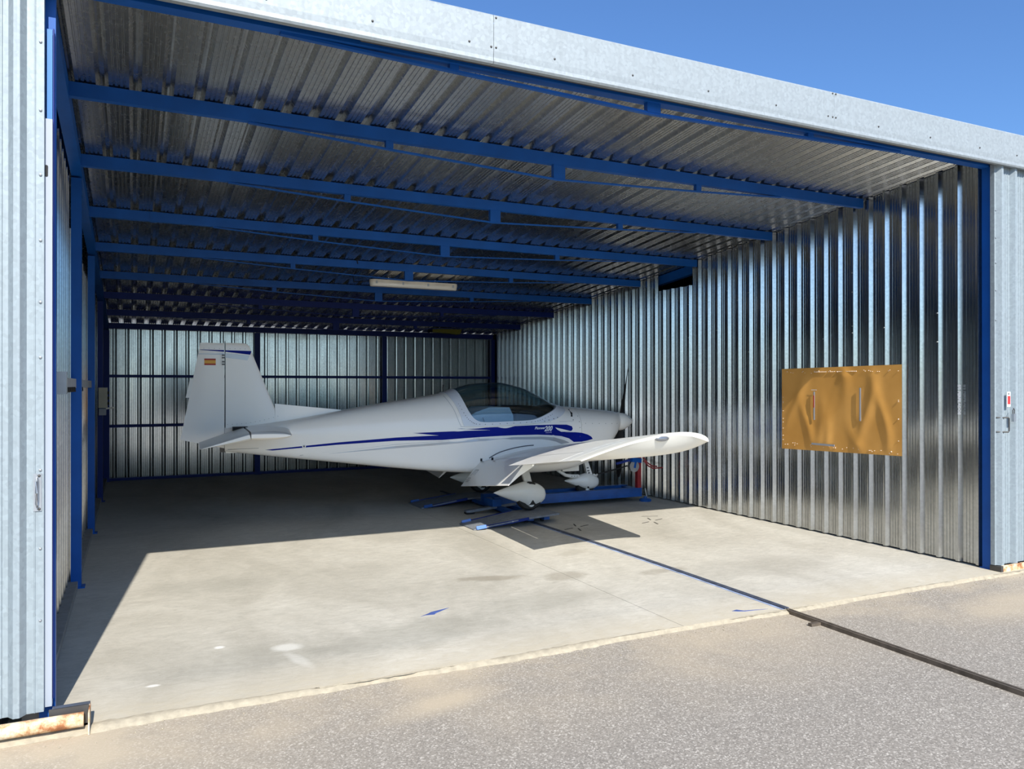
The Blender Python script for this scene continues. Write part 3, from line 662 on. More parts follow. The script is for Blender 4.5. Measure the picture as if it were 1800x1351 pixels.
def section(X, n=72, grow=0.0):
    top, bot, hw, zm, nu, nl = smooth_interp(FUS, X); pts = []
    top += grow; bot -= grow; hw += grow
    for k in range(n):
        a = 2*PI*k/n; c, s = math.cos(a), math.sin(a); e = 2/(nu if s >= 0 else nl)
        y = hw*math.copysign(abs(c)**e, c); z = zm+((top-zm) if s >= 0 else (zm-bot))*math.copysign(abs(s)**e, s)
        pts.append((X, y, z))
    return pts
def shell(x0, x1, thick, grow=0.0, N=150, slope_cut=None):
    rings = [section(x0+(x1-x0)*i/N, grow=grow) for i in range(N+1)]
    inner = []
    for i in range(N+1):
        X = x0+(x1-x0)*(i/N); X = min(max(X, x0+thick), x1-thick)
        inner.append(section(X, grow=grow-thick))
    b = B(); b.loft(rings); o = b.mesh('outer'); b2 = B(); b2.loft(inner)
    bm = bmesh.new(); bm.from_mesh(o); bmesh.ops.recalc_face_normals(bm, faces=bm.faces)
    o2 = b2.mesh('inner'); bm2 = bmesh.new(); bm2.from_mesh(o2); bmesh.ops.recalc_face_normals(bm2, faces=bm2.faces); bmesh.ops.reverse_faces(bm2, faces=bm2.faces); bm2.to_mesh(o2); bm.from_mesh(o2)
    me = bpy.data.meshes.new('shell'); bm.to_mesh(me); bm.free(); bm2.free(); return me
def boolean(me, cutter, op):
    a = bpy.data.objects.new('tmp_a', me); c = bpy.data.objects.new('tmp_c', cutter); COL.objects.link(a); COL.objects.link(c)
    m = a.modifiers.new('b', 'BOOLEAN'); m.operation = op; m.object = c; m.solver = 'EXACT'
    dg = bpy.context.evaluated_depsgraph_get(); dg.update(); r = bpy.data.meshes.new_from_object(a.evaluated_get(dg))
    bpy.data.objects.remove(a); bpy.data.objects.remove(c); return r
def side_prism(poly, y0=-1.2, y1=1.2):
    b = B(); b.prism(poly, lambda x, z: (x, y0, z), lambda x, z: (x, y1, z)); me = b.mesh('cut')
    bm = bmesh.new(); bm.from_mesh(me); bmesh.ops.recalc_face_normals(bm, faces=bm.faces); bm.to_mesh(me); bm.free(); return me
def curve_pts(pts, n=6):
    out = []
    P = [Vector((p[0], p[1])) for p in pts]
    for i in range(len(P)-1):
        p0 = P[max(i-1, 0)]; p1 = P[i]; p2 = P[i+1]; p3 = P[min(i+2, len(P)-1)]
        for k in range(n):
            t = k/n; out.append(tuple(.5*((2*p1)+(-p0+p2)*t+(2*p0-5*p1+4*p2-p3)*t*t+(-p0+3*p1-3*p2+p3)*t**3)))
    out.append(tuple(P[-1])); return out
glass_low = curve_pts([(-.715, 1.52), (-.70, 1.43), (-.665, 1.29), (-.61, 1.155), (-.54, 1.075), (-.43, 1.047), (-.15, 1.052), (.17, 1.064), (.30, 1.095), (.45, 1.155), (.58, 1.21), (.645, 1.25), (.66, 1.40)], 4)
glass_poly = glass_low+[(.66, 1.8), (-.715, 1.8)]
frame_low = curve_pts([(-.86, 1.52), (-.84, 1.42), (-.79, 1.30), (-.735, 1.15), (-.70, 1.02), (-.66, 1.003), (-.40, 1.002), (.20, 1.025), (.45, 1.05), (.60, 1.10), (.70, 1.16), (.74, 1.21), (.755, 1.40)], 4)
frame_poly = frame_low+[(.755, 1.8), (-.86, 1.8)]
SX = .905
hull = shell(-3.41, 1.668, .012)
cowl_box = B().box(SX, 2.5, -2, 2, 0, 3).mesh('c')
hull_main = boolean(hull.copy(), B().box(SX-.004, 2.5, -2, 2, 0, 3).mesh('c'), 'DIFFERENCE')
hull_main = boolean(hull_main, side_prism(frame_poly), 'DIFFERENCE')
fus = link('fuselage', hull_main, 'white_paint', AC, 35)
cowl = link('cowling', boolean(hull.copy(), cowl_box, 'INTERSECT'), 'white_paint', AC, 35)
fr_shell = shell(-1.2, SX-.01, .026, .009, 90)
fr_me = boolean(boolean(fr_shell, side_prism(frame_poly), 'INTERSECT'), side_prism(glass_poly), 'DIFFERENCE')
fr_o = link('canopy_frame', fr_me, 'frame_paint', AC, 35, label='pale grey canopy frame')
gl_shell = shell(-1.0, SX-.01, .006, .001, 90)
canopy = link('canopy', boolean(gl_shell, side_prism(glass_poly), 'INTERSECT'), 'canopy_glass', AC, 35, label='tinted bubble canopy')
# rivets round the frame, panel lines
bvh = BVHTree.FromPolygons([tuple(v) for r in [section(-3.41+5.078*i/200) for i in range(201)] for v in r], [(i*72+k, i*72+(k+1) % 72, (i+1)*72+(k+1) % 72, (i+1)*72+k) for i in range(200) for k in range(72)])
def side_y(X, Z, side=-1, lift=.0015):
    h = bvh.ray_cast(Vector((X, side*2, Z)), Vector((0, -side, 0)))
    return (h[0].y+side*lift) if h[0] else side*.05
def decal(name, poly, mat, parent, lift=.0015, side=-1, step=.035, holes=()):
    xs = [p[0] for p in poly]; zs = [p[1] for p in poly]
    pts = [Vector(p) for p in poly]; edges = [(i, (i+1) % len(poly)) for i in range(len(poly))]
    x = min(xs)
    while x < max(xs):
        z = min(zs)
        while z < max(zs): pts.append(Vector((x, z))); z += step
        x += step
    r = delaunay_2d_cdt(pts, edges, [], 2, 1e-5)
    cos, tris = r[0], r[2]
    def inside(p, poly):
        c = False; j = len(poly)-1
        for i in range(len(poly)):
            a, b_ = poly[i], poly[j]
            if (a[1] > p[1]) != (b_[1] > p[1]) and p[0] < (b_[0]-a[0])*(p[1]-a[1])/(b_[1]-a[1])+a[0]: c = not c
            j = i
        return c
    fs = [f for f in tris if inside((sum(cos[i][0] for i in f)/3, sum(cos[i][1] for i in f)/3), poly)]
    used = sorted({i for f in fs for i in f}); ix = {v: k for k, v in enumerate(used)}
    b = B(); b.add([(cos[i][0], side_y(cos[i][0], cos[i][1], side, lift), cos[i][1]) for i in used], [tuple(ix[i] for i in f) for f in fs])
    return b.make(name, mat, parent, 60, fix=False)
blue_poly = [(-2.981, .761), (-2.171, .833), (-1.507, .879), (-1.10, .893), (-1.0, .895), (-1.10, .905), (-1.31, .928), (-.96, .939), (-.60, .947), (-.355, .949), (-.55, .957), (-.78, .972), (-.30, .985), (.0, .994), (.249, 1.000), (.50, 1.001), (.68, .996), (.752, .975), (.766, .945), (.755, .922), (.72, .908),
             (.65, .902), (.80, .897), (.90, .887), (1.0, .86), (1.06, .83), (1.085, .80), (.99, .782), (.90, .772), (.78, .772), (.71, .82), (.60, .852), (.42, .871), (.249, .879), (.0, .880), (-.20, .877), (-.50, .866), (-.96, .840), (-1.507, .806+.035), (-2.171, .806), (-2.9, .752)]
grey_poly = [(-2.30, .700), (-1.507, .778), (-.96, .812), (-.50, .845), (-.06, .856), (.32, .853), (.50, .838), (.64, .800), (.72, .765), (.60, .752), (.52, .785), (.42, .808), (.32, .820), (-.06, .828), (-.50, .815), (-.96, .783), (-1.507, .752)]
thin_poly = [(-2.6, .690), (-1.507, .7995), (-.96, .826), (-.5, .8565), (-.5, .8535), (-.96, .822), (-1.507, .7945), (-2.6, .685)]
tear = [(.510, .965), (.60, .945), (.74, .912), (.66, .906), (.595, .908), (.54, .935)]
for side in (-1, 1):
    bl = decal('side_stripe', blue_poly, 'navy_stripe', fus, side=side)
    decal('side_stripe', grey_poly, 'silver_stripe', fus, side=side)
    decal('pinstripe', thin_poly, 'silver_stripe', fus, side=side)
    decal('stripe_gap', tear, 'white_paint', bl, .0028, side=side)
def side_text(body, x0, z0, h, length, shear, mat, lift, bold=.0):
    me = text_mesh(body, 1, 3, bold)
    xs = [v.co.x for v in me.vertices]; ys = [v.co.y for v in me.vertices]; L = max(xs)-min(xs); H = max(ys)-min(ys)
    for v in me.vertices:
        u = (v.co.x-min(xs))/L*length; w = (v.co.y-min(ys))/H*h; X = x0+u+w*shear; Z = z0+w+u*.02; v.co = Vector((X, side_y(X, Z, -1, lift), Z))
    return link('lettering', me, mat, fus)
side_text('Pioneer', .225, .945, .034, .145, .3, 'white_print', .003, .03)
side_text('200', .355, .918, .068, .105, .3, 'white_print', .003, .04)
side_text('HAWK', .375, .893, .020, .085, .2, 'screen_text', .003)
b = B()
def dot(X, Z, r=.0065, lift=.007):
    yy = side_y(X, Z, -1, lift); pts = [(X+r*math.cos(a), yy, Z+r*math.sin(a)) for a in [k*PI/3 for k in range(6)]]; b.add(pts, [tuple(range(6))])
fl_ = curve_pts([(-.735, 1.27), (-.67, 1.13), (-.60, 1.055), (-.50, 1.022), (-.15, 1.028), (.18, 1.040), (.33, 1.07), (.48, 1.13)], 4)
for p in fl_: dot(*p, .0055, .0115)
for p in ((.42, 1.06), (.36, 1.045), (.55, 1.09), (.78, 1.055), (.49, 1.075)): dot(*p, .007, .0125)
for i in range(6): dot(.97+i*.115, 1.005-.004*i, .0045, .002)
for z in (1.10, 1.03, .955, .84): dot(.875, z, .0055, .002)
b.make('rivet_row', 'dark_print', fus, kind='stuff')
decal('panel_line', [(.915, .992), (1.64, .975), (1.64, .9715), (.915, .9885)], 'flap_grey', cowl, .002)
decal('panel_line', [(.42, 1.037), (.79, 1.04), (.79, 1.037), (.42, 1.034)], 'flap_grey', fus, .002)
decal('grille', [(.792, 1.185), (.825, 1.188), (.815, 1.14), (.790, 1.095), (.762, 1.095), (.785, 1.14)], 'matt_black', fus, .003)
def line_decal(name, pts, w_, mat, parent, lift):
    pts = curve_pts(pts, 5); L = []; R = []
    for i, p in enumerate(pts):
        a_ = Vector(pts[max(i-1, 0)]); b2_ = Vector(pts[min(i+1, len(pts)-1)]); d = (b2_-a_).normalized(); L.append((p[0]-d.y*w_, p[1]+d.x*w_)); R.append((p[0]+d.y*w_, p[1]-d.x*w_))
    decal(name, L+R[::-1], mat, parent, lift, step=.2)
line_decal('frame_seam', [(-.875, 1.37), (-.845, 1.30), (-.80, 1.20), (-.765, 1.09), (-.735, 1.015), (-.70, .995), (-.40, .992), (.20, 1.015), (.45, 1.038)], .0022, 'flap_grey', fus, .0025)
line_decal('root_gap', [(-.38, .605), (-.30, .650), (-.21, .685), (-.05, .722), (.10, .742), (.21, .748)], .006, 'dark_print', fus, .004)
decal('fuel_drain', [(-2.555+.022*math.cos(a), .793+.025*math.sin(a)) for a in [k*PI/4 for k in range(8)]], 'fairing_paint', fus, .002)
decal('fuel_drain', [(-2.555+.010*math.cos(a), .793+.012*math.sin(a)) for a in [k*PI/4 for k in range(8)]], 'dark_print', fus, .004)
decal('panel_line', [(-3.38, .775), (-3.05, .782), (-3.05, .779), (-3.38, .770)], 'dark_print', fus, .002)
# spinner, propeller
ZC = 1.0
sp_ = B().lathe([(.124, 0), (.128, .03), (.121, .085), (.100, .145), (.066, .20), (.030, .243), (.010, .259), (.001, .261)], (1.678, 0, ZC), 'x', 32).make('spinner', 'white_paint', AC, 40)
B().lathe([(.118, 0), (.118, .014)], (1.666, 0, ZC), 'x', 32).make('gap_ring', 'dark_print', sp_, 40)
prop = B().lathe([(.03, 0), (.03, .05)], (1.72, 0, ZC), 'x', 16).make('propeller', 'matt_black', AC)
def blade(sgn):
    st_ = [(.07, .06, .034, 62), (.14, .095, .028, 60), (.25, .135, .020, 52), (.38, .135, .015, 44), (.52, .115, .011, 37), (.66, .090, .008, 31), (.76, .062, .006, 28), (.80, .028, .003, 26)]
    tilt = math.radians(10 if sgn > 0 else 10); rings = []
    ax = Vector((0, -math.sin(tilt), math.cos(tilt)))*sgn; tg = Vector((0, math.cos(tilt), math.sin(tilt)))*sgn
    for r, c, th, tw in st_:
        a = math.radians(tw); cd = tg*math.cos(a)+Vector((1, 0, 0))*math.sin(a); nd = -tg*math.sin(a)+Vector((1, 0, 0))*math.cos(a); o = Vector((1.745+.05*(r/.8), 0, ZC))+ax*r
        rings.append([o+cd*(c*.5*math.cos(t_))+nd*(th*.5*math.sin(t_)) for t_ in [k*2*PI/14 for k in range(14)]])
    B().loft(rings).make('blade', 'matt_black', prop, 60)
blade(1); blade(-1)
# cowl intake (dark) under spinner
b = B(); b.lathe([(.045, 0), (.045, .012)], (1.645, -.07, .88), 'x', 16); b.make('air_intake', 'matt_black', cowl)
# ---- aerofoil surfaces
def foil(a, b_, t, camber, n=14):
    def yt(x): return 5*t*(.2969*math.sqrt(max(x, 0))-.126*x-.3516*x*x+.2843*x**3-.1036*x**4)
    def yc(x): p = .4; return camber*(2*p*x-x*x)/p**2 if x < p else camber*((1-2*p)+2*p*x-x*x)/(1-p)**2
    xs = [a+(b_-a)*(1-math.cos(PI/2*i/n)) for i in range(n+1)] if a == 0 else [a+(b_-a)*i/n for i in range(n+1)]
    up = [(x, yc(x)+yt(x)) for x in xs]; lo = [(x, yc(x)-yt(x)) for x in xs]
    return up[::-1]+(lo[1:] if a == 0 else lo)
def wing_geo(s):      # s = span station (m from the centreline)
    zte = .482+.122*(s-.45); zle = zte+.132; xte = -.735; xle = .77-.055*(s-.45)
    return xle, xte, zle, zte
def wing_ring(s, a, b_, side, t=.145, rot=0, hinge=None, sgeo=None, zlow=None, cam=.02):
    xle, xte, zle, zte = wing_geo(s) if sgeo is None else sgeo
    if side > 0: zle -= .06*(s-.45); zte -= .06*(s-.45)
    c = math.hypot(xle-xte, zle-zte); ux, uz = (xte-xle)/c, (zte-zle)/c; nx, nz = -uz, ux
    if nz < 0: nx, nz = -nx, -nz
    out = []
    for x, y in foil(a, b_, t, cam):
        X = xle+ux*x*c+nx*y*c; Z = zle+uz*x*c+nz*y*c
        if rot:
            hx, hz = xle+ux*hinge[0]*c+nx*hinge[1]*c, zle+uz*hinge[0]*c+nz*hinge[1]*c
            dx, dz = X-hx, Z-hz; cs, sn = math.cos(rot), math.sin(rot); X, Z = hx+dx*cs-dz*sn, hz+dx*sn+dz*cs
        out.append((X, side*s, Z))
    return out
FO = 2.0
for side in (-1, 1):
    rings = [wing_ring(s, 0, .80, side) for s in (.30, .45, 1.0, 1.5, FO)]
    w = B().loft(rings)
    w.loft([wing_ring(s, 0, .80, side) for s in (FO+.002, 2.6, 3.18)])
    w.loft([wing_ring(s, 0, 1, side) for s in (3.182, 3.385)])
    tip = []
    for s, f_, dz in ((3.39, 0, 0), (3.43, .03, 0), (3.48, .13, 0), (3.53, .30, 0), (3.575, .52, -.001), (3.605, .72, -.003), (3.625, .88, -.007), (3.634, .97, -.012)):
        ring = wing_ring(s, 0, 1.0, side); n_ = 15; up = ring[:n_][::-1]; lo_ = [ring[n_-1]]+ring[n_:]
        lo2 = [(l[0], l[1], l[2]+(u[2]-l[2])*f_*(.45+.55*min(1, i_/7))) for i_, (u, l) in enumerate(zip(up, lo_))]
        xm_ = sum(p[0] for p in up)/len(up); kx = 1-.10*max(0, (s-3.53)/.104)**2
        up = [(xm_+(x-xm_)*(kx if x > xm_ else 1), y, z) for x, y, z in up]; lo2 = [(xm_+(x-xm_)*(kx if x > xm_ else 1), y, z) for x, y, z in lo2]
        tip.append([(x, y, z+dz) for x, y, z in up[::-1]]+[(x, y, z+dz) for x, y, z in lo2[1:]])
    tip_b = B().loft(tip)
    wo_ = w.make('wing', 'wing_paint', AC, 32)
    tip_b.make('wing_tip', 'cream_paint' if side < 0 else 'wing_paint', wo_, 40)
    hg = (.80, -.035)
    B().loft([wing_ring(s, .795, 1.0, side, rot=math.radians(0), hinge=hg) if False else wing_ring(s, .80, 1.0, side, rot=math.radians(42), hinge=(.80, .055)) for s in (.47, 1.2, FO-.01)]).make('flap', 'flap_white', wo_, 30) if False else None
    fr_ = []
    for s in (.46, 1.2, FO-.01):
        xle, xte, zle, zte = wing_geo(s); dz_ = -.06*(s-.45) if side > 0 else 0
        hx, hz = -.465, zte+.085+dz_          # upper hinge corner
        tx, tz = -.735, zte-.205+dz_
        d = Vector((tx-hx, tz-hz)).normalized(); nrm = Vector((-d.y, d.x));
        if nrm.x > 0: nrm = -nrm
        L = Vector((tx-hx, tz-hz)).length
        prof = [(0, 0), (.10, .012), (.35, .014), (1, 0), (1, -.006), (.6, -.032), (.25, -.075), (.06, -.085), (-.02, -.05)]
        fr_.append([(hx+d.x*a*L+nrm.x*o_, side*s, hz+d.y*a*L+nrm.y*o_) for a, o_ in prof])
    fl_o = B().loft(fr_).make('flap', 'wing_paint', wo_, 30)
    B().loft([wing_ring(s, .806, 1.0, side) for s in (FO+.004, 2.6, 3.175)]).make('aileron', 'wing_paint', wo_, 30)
    # grey walk strip and print on the flap (near side)
    if side < 0:
        def on_flap(s, a, o_):
            xle, xte, zle, zte = wing_geo(s); hx, hz = -.465, zte+.085; tx, tz = -.735, zte-.205
            d = Vector((tx-hx, tz-hz)).normalized(); nrm = Vector((-d.y, d.x)); nrm = -nrm if nrm.x > 0 else nrm; L = Vector((tx-hx, tz-hz)).length
            return (hx+d.x*a*L+nrm.x*o_, -s, hz+d.y*a*L+nrm.y*o_)
        b = B()
        def ln(s0, a0, s1, a1, w_=.006):
            dd = Vector((s1-s0, (a1-a0)*.4)).normalized()*w_; 
            q = [(s0-dd.y, a0+dd.x*2), (s1-dd.y, a1+dd.x*2), (s1+dd.y, a1-dd.x*2), (s0+dd.y, a0-dd.x*2)]
            b.add([on_flap(s_, a_, .016) for s_, a_ in q], [(0, 1, 2, 3)])
        for s0, a0, s1, a1 in ((.56, .40, .56, .62), (.56, .40, .68, .40), (.68, .40, .68, .62), (.62, .45, .62, .60), (.53, .72, .64, .72), (.53, .80, .66, .80), (.54, .86, .66, .86)): ln(s0, a0, s1, a1, .004)
        b.make('stencil', 'dark_print', fl_o)
        for s0 in (.475, .86): B().box(-.49, -.468, -s0-.007, -s0+.007, wing_geo(s0)[3]+.085, wing_geo(s0)[3]+.118).make('hinge', 'matt_black', fl_o)
        b = B(); X0 = .06; ss = 3.66
        b.lathe([(.07, -.012), (.065, .0), (.045, .016), (.01, .022)], (0, 0, 0), 'z', 16)
        me = b.mesh('lens'); me.transform(Matrix.Translation((X0, -3.622, 1.035)) @ Matrix.Rotation(math.radians(62), 4, 'X') @ Matrix.Diagonal((1.15, .42, .8, 1)))
        link('position_lamp', me, 'lens_grey', wo_, 50)
# wing root fairing
# ---- fin and rudder
def fin_ring(z, a, b_, t=.075, half=None):
    xle = -2.75-.395*(z-.95); xte = -3.668-.190*(1.97-z); c = xle-xte
    out = []
    for x, y in foil(0, 1, t, 0, 16): out.append((x, y))
    out = []
    for x, y in foil(a, b_, t, 0, 12): out.append((xle-x*c, y*c, z))
    return out
def fin_frac(z, X): xle = -2.75-.395*(z-.95); xte = -3.668-.190*(1.97-z); return (xle-X)/(xle-xte)
zs_ = [.95, 1.2, 1.5, 1.8, 1.93]
rg = [fin_ring(z, 0, fin_frac(z, -3.400)) for z in zs_]
def top_ring(z, shrink, a_off, rud=False):
    r = fin_ring(z, 0, fin_frac(z, -3.400)) if not rud else fin_ring(z, fin_frac(z, -3.414), 1)
    return [(-3.400+(x+3.400)*a_off if not rud else x, y*shrink, z) for x, y, z in r]
rg += [top_ring(1.955, .9, .985), top_ring(1.972, .72, .94), top_ring(1.981, .45, .84)]
fin = B().loft(rg).make('fin', 'white_paint', AC, 35)
B().loft([[(-2.86, -.030, .98), (-2.86, .030, .98), (-2.86, .014, 1.285), (-2.86, -.014, 1.285)], [(-2.5, -.03, 1.0), (-2.5, .03, 1.0), (-2.5, .013, 1.247), (-2.5, -.013, 1.247)], [(-2.10, -.03, 1.10), (-2.10, .03, 1.10), (-2.10, .012, 1.206), (-2.10, -.012, 1.206)]]).make('dorsal_fin', 'white_paint', fin, 35)
def rud_ring(z, zb_off=0): return fin_ring(z, fin_frac(z, -3.414), 1)
rr_ = []
low = rud_ring(.80); lowr = []
for (x, y, z) in rud_ring(.89):
    f_ = (x+3.414)/(-3.873+3.414); lowr.append((x, y*.8, .785+.105*f_))
rr_.append(lowr)
for z in (.95, 1.2, 1.5, 1.8, 1.95): rr_.append(rud_ring(z))
rr_ += [top_ring(1.968, .8, 1, True), top_ring(1.978, .45, 1, True)]
rud = B().loft(rr_).make('rudder', 'white_paint', AC, 35)
xt = lambda z: -3.668-.190*(1.97-z)
B().hexa([(xt(1.36)+.01, -.004, 1.36), (xt(1.36)-.035, -.004, 1.36), (xt(1.36)-.035, .004, 1.36), (xt(1.36)+.01, .004, 1.36)], [(xt(1.57)+.01, -.004, 1.57), (xt(1.57)-.03, -.004, 1.57), (xt(1.57)-.03, .004, 1.57), (xt(1.57)+.01, .004, 1.57)]).make('trim_tab', 'fairing_paint', rud)
def fin_decal(name, poly, mat, parent, lift=.0015, which=-1):
    # finely split quad strip mapped on the aerofoil
    def half(X, Z):
        xle = -2.75-.395*(Z-.95); xte = -3.668-.190*(1.97-Z); c = xle-xte; x = min(max((xle-X)/c, 0.0), 1); t_ = .075
        return 5*t_*(.2969*math.sqrt(x)-.126*x-.3516*x*x+.2843*x**3-.1036*x**4)*c
    (a, b_, c_, d_) = [Vector(p) for p in poly]; n = 14; vs = []; 
    for i in range(n+1):
        for j in range(3):
            u = i/n; v = j/2; p = (a*(1-u)+b_*u)*(1-v)+(d_*(1-u)+c_*u)*v
            vs.append((p.x, which*(half(p.x, p.y)+lift), p.y))
    return B().add(vs, [(i*3+j, i*3+3+j, i*3+4+j, i*3+1+j) for i in range(n) for j in range(2)]).make(name, mat, parent, 60, fix=False)
fin_decal('fin_stripe', [(-3.404, 1.897), (-3.118, 1.893), (-3.135, 1.850), (-3.404, 1.880)], 'navy_stripe', fin)
fin_decal('fin_stripe', [(-3.404, 1.865), (-3.140, 1.842), (-3.165, 1.785), (-3.404, 1.812)], 'pale_stripe', fin)
fin_decal('fin_stripe', [(-3.67, 1.902), (-3.416, 1.898), (-3.416, 1.880), (-3.67, 1.897)], 'navy_stripe', rud)
fin_decal('fin_stripe', [(-3.69, 1.855), (-3.416, 1.862), (-3.416, 1.845), (-3.69, 1.848)], 'pale_stripe', rud)
fin_decal('flag', [(-3.625, 1.800), (-3.505, 1.800), (-3.505, 1.727), (-3.625, 1.727)], 'flag_yellow', rud, .0018)
fin_decal('flag_band', [(-3.625, 1.800), (-3.505, 1.800), (-3.505, 1.782), (-3.625, 1.782)], 'flag_red', rud, .003)
fin_decal('flag_band', [(-3.625, 1.745), (-3.505, 1.745), (-3.505, 1.727), (-3.625, 1.727)], 'flag_red', rud, .003)
B().tube([(-3.407, -.012, .80), (-3.407, -.012, 2.0)], .005, 6).make('hinge_rod', 'dark_print', fin)
for z in (1.84, 1.81, 1.765, 1.735): B().box(-3.44, -3.41, -.045, -.030, z-.006, z+.008).make('hinge_bracket', 'dark_print', rud)
b = B()
for i in range(12): 
    X = -3.38+.05*i; b.lathe([(.003, 0), (.003, -.004)], (X, -.052+.002*i*.4, 1.055+.0012*i*i*.6), 'y', 5)
for i in range(9):
    b.lathe([(.003, 0), (.003, -.004)], (-3.63+.055*i, -.022 if i < 4 else -.03, 1.915), 'y', 5)
b.make('rivet_row', 'dark_print', fin, kind='stuff')
# ---- tailplane and elevators
def tail_ring(s, a, b_, side, t=.095, rot=0, k=1.0, sh=0):
    xle = -2.70-.085*s; xte = -3.70; c = xle-xte; hx = -3.205; z0 = .985
    out = []
    for x, y in foil(a, b_, t, 0, 10):
        X = xle-x*c; Z = z0+y*c*k
        X = hx+(X-hx)*(1-sh)
        if rot:
            dx, dz = X-hx, Z-z0; cs, sn = math.cos(rot), math.sin(rot); X, Z = hx+dx*cs-dz*sn, z0+dx*sn+dz*cs
        out.append((X, side*s, Z))
    return out
def hf(s, X): xle = -2.70-.085*s; return (xle-X)/(xle+3.70)
for side in (-1, 1):
    stb = B().loft([tail_ring(.05, 0, hf(.05, -3.2), side), tail_ring(.7, 0, hf(.7, -3.2), side), tail_ring(1.14, 0, hf(1.14, -3.2), side), tail_ring(1.19, 0, hf(1.19, -3.2), side, k=.85, sh=.01), tail_ring(1.215, 0, hf(1.2, -3.2), side, k=.45, sh=.03)]).make('tailplane', 'white_paint', AC, 35)
    rot = math.radians(14)
    B().loft([tail_ring(.16, hf(.16, -3.21), 1, side, rot=rot), tail_ring(.7, hf(.7, -3.21), 1, side, rot=rot), tail_ring(1.14, hf(1.14, -3.21), 1, side, rot=rot), tail_ring(1.19, hf(1.19, -3.21), 1, side, rot=rot, k=.85, sh=.01), tail_ring(1.215, hf(1.2, -3.21), 1, side, rot=rot, k=.45, sh=.02)]).make('elevator', 'fairing_paint', stb, 35)
B().box(-3.33, -3.17, -.20, -.05, .985, 1.03).make('hinge_gap', 'matt_black', AC)
# tail cone gear
B().box(-3.46, -3.40, -.02, .02, .74, .80).make('tail_fitting', 'dark_steel', AC)
B().box(-3.40, -3.28, -.03, .03, .728, .75).make('tie_down', 'cream_paint', AC)
# ---- undercarriage
def teardrop(name, x0, x1, yc, w, zc_fn, h, parent, mat='fairing_paint', tail_up=.06):
    rings = []; N = 26
    for i in range(N+1):
        u = i/N; s = (u**.62)*(1-u)**.5/.60 if u < 1 else 0
        # u: 0 tail .. 1 nose
        uu = u; s = min(1, (uu/.62)**.85) if uu < .62 else math.sqrt(max(0, 1-((uu-.62)/.38)**2.2))
        if i == 0: s = .012
        if i == N: s = .04
        X = x0+(x1-x0)*u; zc = zc_fn(u); ring = []
        for k in range(24):
            a = 2*PI*k/24; cz = math.sin(a); cy = math.cos(a)
            zz = zc+h/2*s*math.copysign(abs(cz)**.9, cz); ring.append((X, yc+w/2*(s**.9)*cy, zz))
        rings.append(ring)
    return B().loft(rings).make(name, mat, parent, 50)
for side in (-1, 1):
    yc = side*.85
    leg = B().loft([[(x0, side*y_, z) for x0, y_ in ((.0-a, y0-.02), (.0+a, y0-.02), (.0+a, y0+.02), (.0-a, y0+.02))] for a, y0, z in ((.055, .58, .52), (.05, .72, .44), (.045, .82, .30), (.04, .835, .17))]).make('main_leg', 'fairing_paint', AC, 35)
    fg = teardrop('wheel_fairing', -.46, .215, yc, .185, lambda u: .195+.035*(1-u)-(.012 if u > .6 else 0), .295, AC)
    wh = B().lathe([(.001, -.045), (.10, -.045), (.150, -.05), (.168, -.03), (.172, 0), (.168, .03), (.150, .05), (.10, .045), (.001, .045)], (-.01, yc, .172), 'y', 32).make('wheel', 'tyre_rubber', AC, 40)
    B().lathe([(.001, -.057), (.05, -.055), (.06, -.046)], (-.01, yc-.0, .172), 'y', 20).make('hub', 'steel', wh, 40)
    B().prism([(-.035, .075), (.055, .075), (.035, .095), (.01, .135), (-.015, .095)], lambda x, z: (x, yc-.083, z), lambda x, z: (x, yc-.055, z)).make('axle_cutout', 'matt_black', fg)
    B().lathe([(.02, -.075), (.036, -.068), (.042, -.05), (.042, .05)], (.0, yc, .082), 'y', 16).make('axle_cover', 'fairing_paint', fg, 40)
nf = teardrop('nose_fairing', .88, 1.405, 0, .165, lambda u: .185+.03*(1-u), .225, AC)
nw = B().lathe([(.001, -.035), (.09, -.035), (.118, -.04), (.133, -.022), (.136, 0), (.133, .022), (.118, .04), (.09, .035), (.001, .035)], (1.19, 0, .136), 'y', 32).make('nose_wheel', 'tyre_rubber', AC, 40)
B().lathe([(.012, -.078), (.012, -.07)], (1.205, 0, .12), 'y', 8).make('bolt', 'matt_black', nf)
B().lathe([(.018, -.066), (.028, -.058), (.03, .05)], (1.205, 0, .078), 'y', 12).make('axle_cover', 'fairing_paint', nf, 40)
nl = B().hexa([(1.155, -.03, .50), (1.215, -.03, .50), (1.215, .03, .50), (1.155, .03, .50)], [(1.225, -.03, .255), (1.30, -.03, .265), (1.30, .03, .265), (1.225, .03, .255)]).make('nose_leg', 'fairing_paint', AC)
for z, x in ((.38, 1.215), (.34, 1.225), (.31, 1.235)): B().box(x-.012, x+.018, -.034, -.028, z-.008, z+.008).make('bracket', 'dark_print', nl)
B().tube([(1.30, -.04, .29), (1.34, -.07, .27), (1.33, -.09, .29)], .012, 8).make('tow_eye', 'fairing_paint', nl, 50)
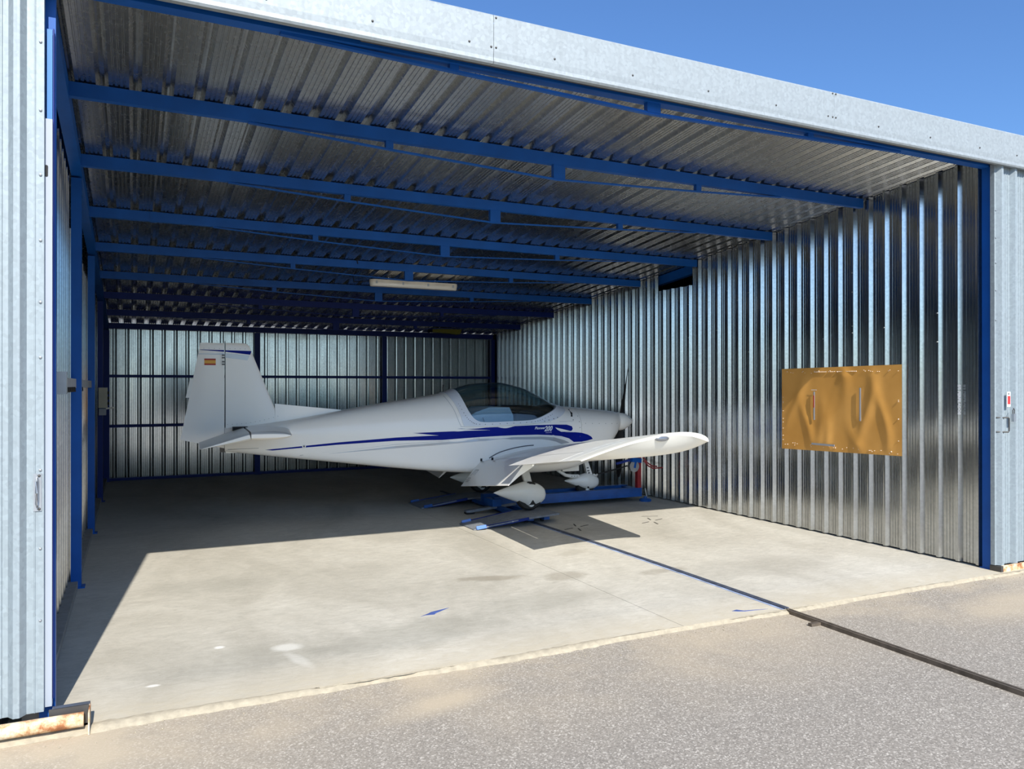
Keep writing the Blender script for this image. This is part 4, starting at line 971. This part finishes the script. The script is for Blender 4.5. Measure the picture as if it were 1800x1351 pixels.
B().tube([(.60, -.12, .47), (.66, -.12, .43), (.75, -.12, .36), (.84, -.12, .305), (.94, -.12, .285), (1.04, -.10, .285)], [.022, .022, .022, .023, .028, .022], 10).make('drag_link', 'fairing_paint', nl, 50)
for x in (.92, .96, 1.0): B().lathe([(.006, 0), (.006, -.004)], (x, -.146, .288), 'y', 6).make('bolt', 'dark_print', nl)
B().bar((.66, -.10, .455), (.80, -.12, .415), .06, .03).make('exhaust_pipe', 'beige_plastic', AC)
B().box(.78, 1.02, -.16, .16, .36, .45).make('belly_scoop', 'cream_paint', AC)
# antenna on the spine
B().tube([(-.82, 0, 1.41), (-.825, 0, 1.47), (-.815, 0, 1.505)], [.008, .007, .012], 8).make('antenna', 'matt_black', AC)
# ---- cabin
seat = B()
for y_ in (-.24, .22):
    seat.hexa([(-.16, y_-.19, .50), (.10, y_-.19, .50), (.10, y_+.19, .50), (-.16, y_+.19, .50)], [(-.20, y_-.19, .66), (.10, y_-.19, .70), (.10, y_+.19, .70), (-.20, y_+.19, .66)])
    seat.hexa([(-.26, y_-.19, .60), (-.14, y_-.19, .60), (-.14, y_+.19, .60), (-.26, y_+.19, .60)], [(-.42, y_-.15, 1.10), (-.33, y_-.15, 1.10), (-.33, y_+.15, 1.10), (-.42, y_+.15, 1.10)])
seat.make('seat', 'cabin_cloth', AC, 30)
B().prism([(-.66, 1.00), (-.62, 1.11), (-.50, 1.17), (-.33, 1.225), (-.06, 1.222), (-.01, 1.12), (.0, .98)], lambda x, z: (x, -.36, z), lambda x, z: (x, .30, z)).make('dust_cover', 'cabin_cloth', AC, label='pale blue cloth cover in the cockpit')
B().loft([[(x, y_, z_) for y_, z_ in ((-w_, .95), (-w_, h_-.05), (-w_*.7, h_), (w_*.7, h_), (w_, h_-.05), (w_, .95))] for x, w_, h_ in ((.02, .39, 1.19), (.10, .40, 1.235), (.30, .40, 1.235), (.50, .35, 1.215), (.66, .28, 1.20))]).make('instrument_hood', 'matt_black', AC, 40, label='black instrument hood')
B().box(-.75, .88, -.34, .34, .46, .50).make('cabin_floor', 'flap_grey', AC)
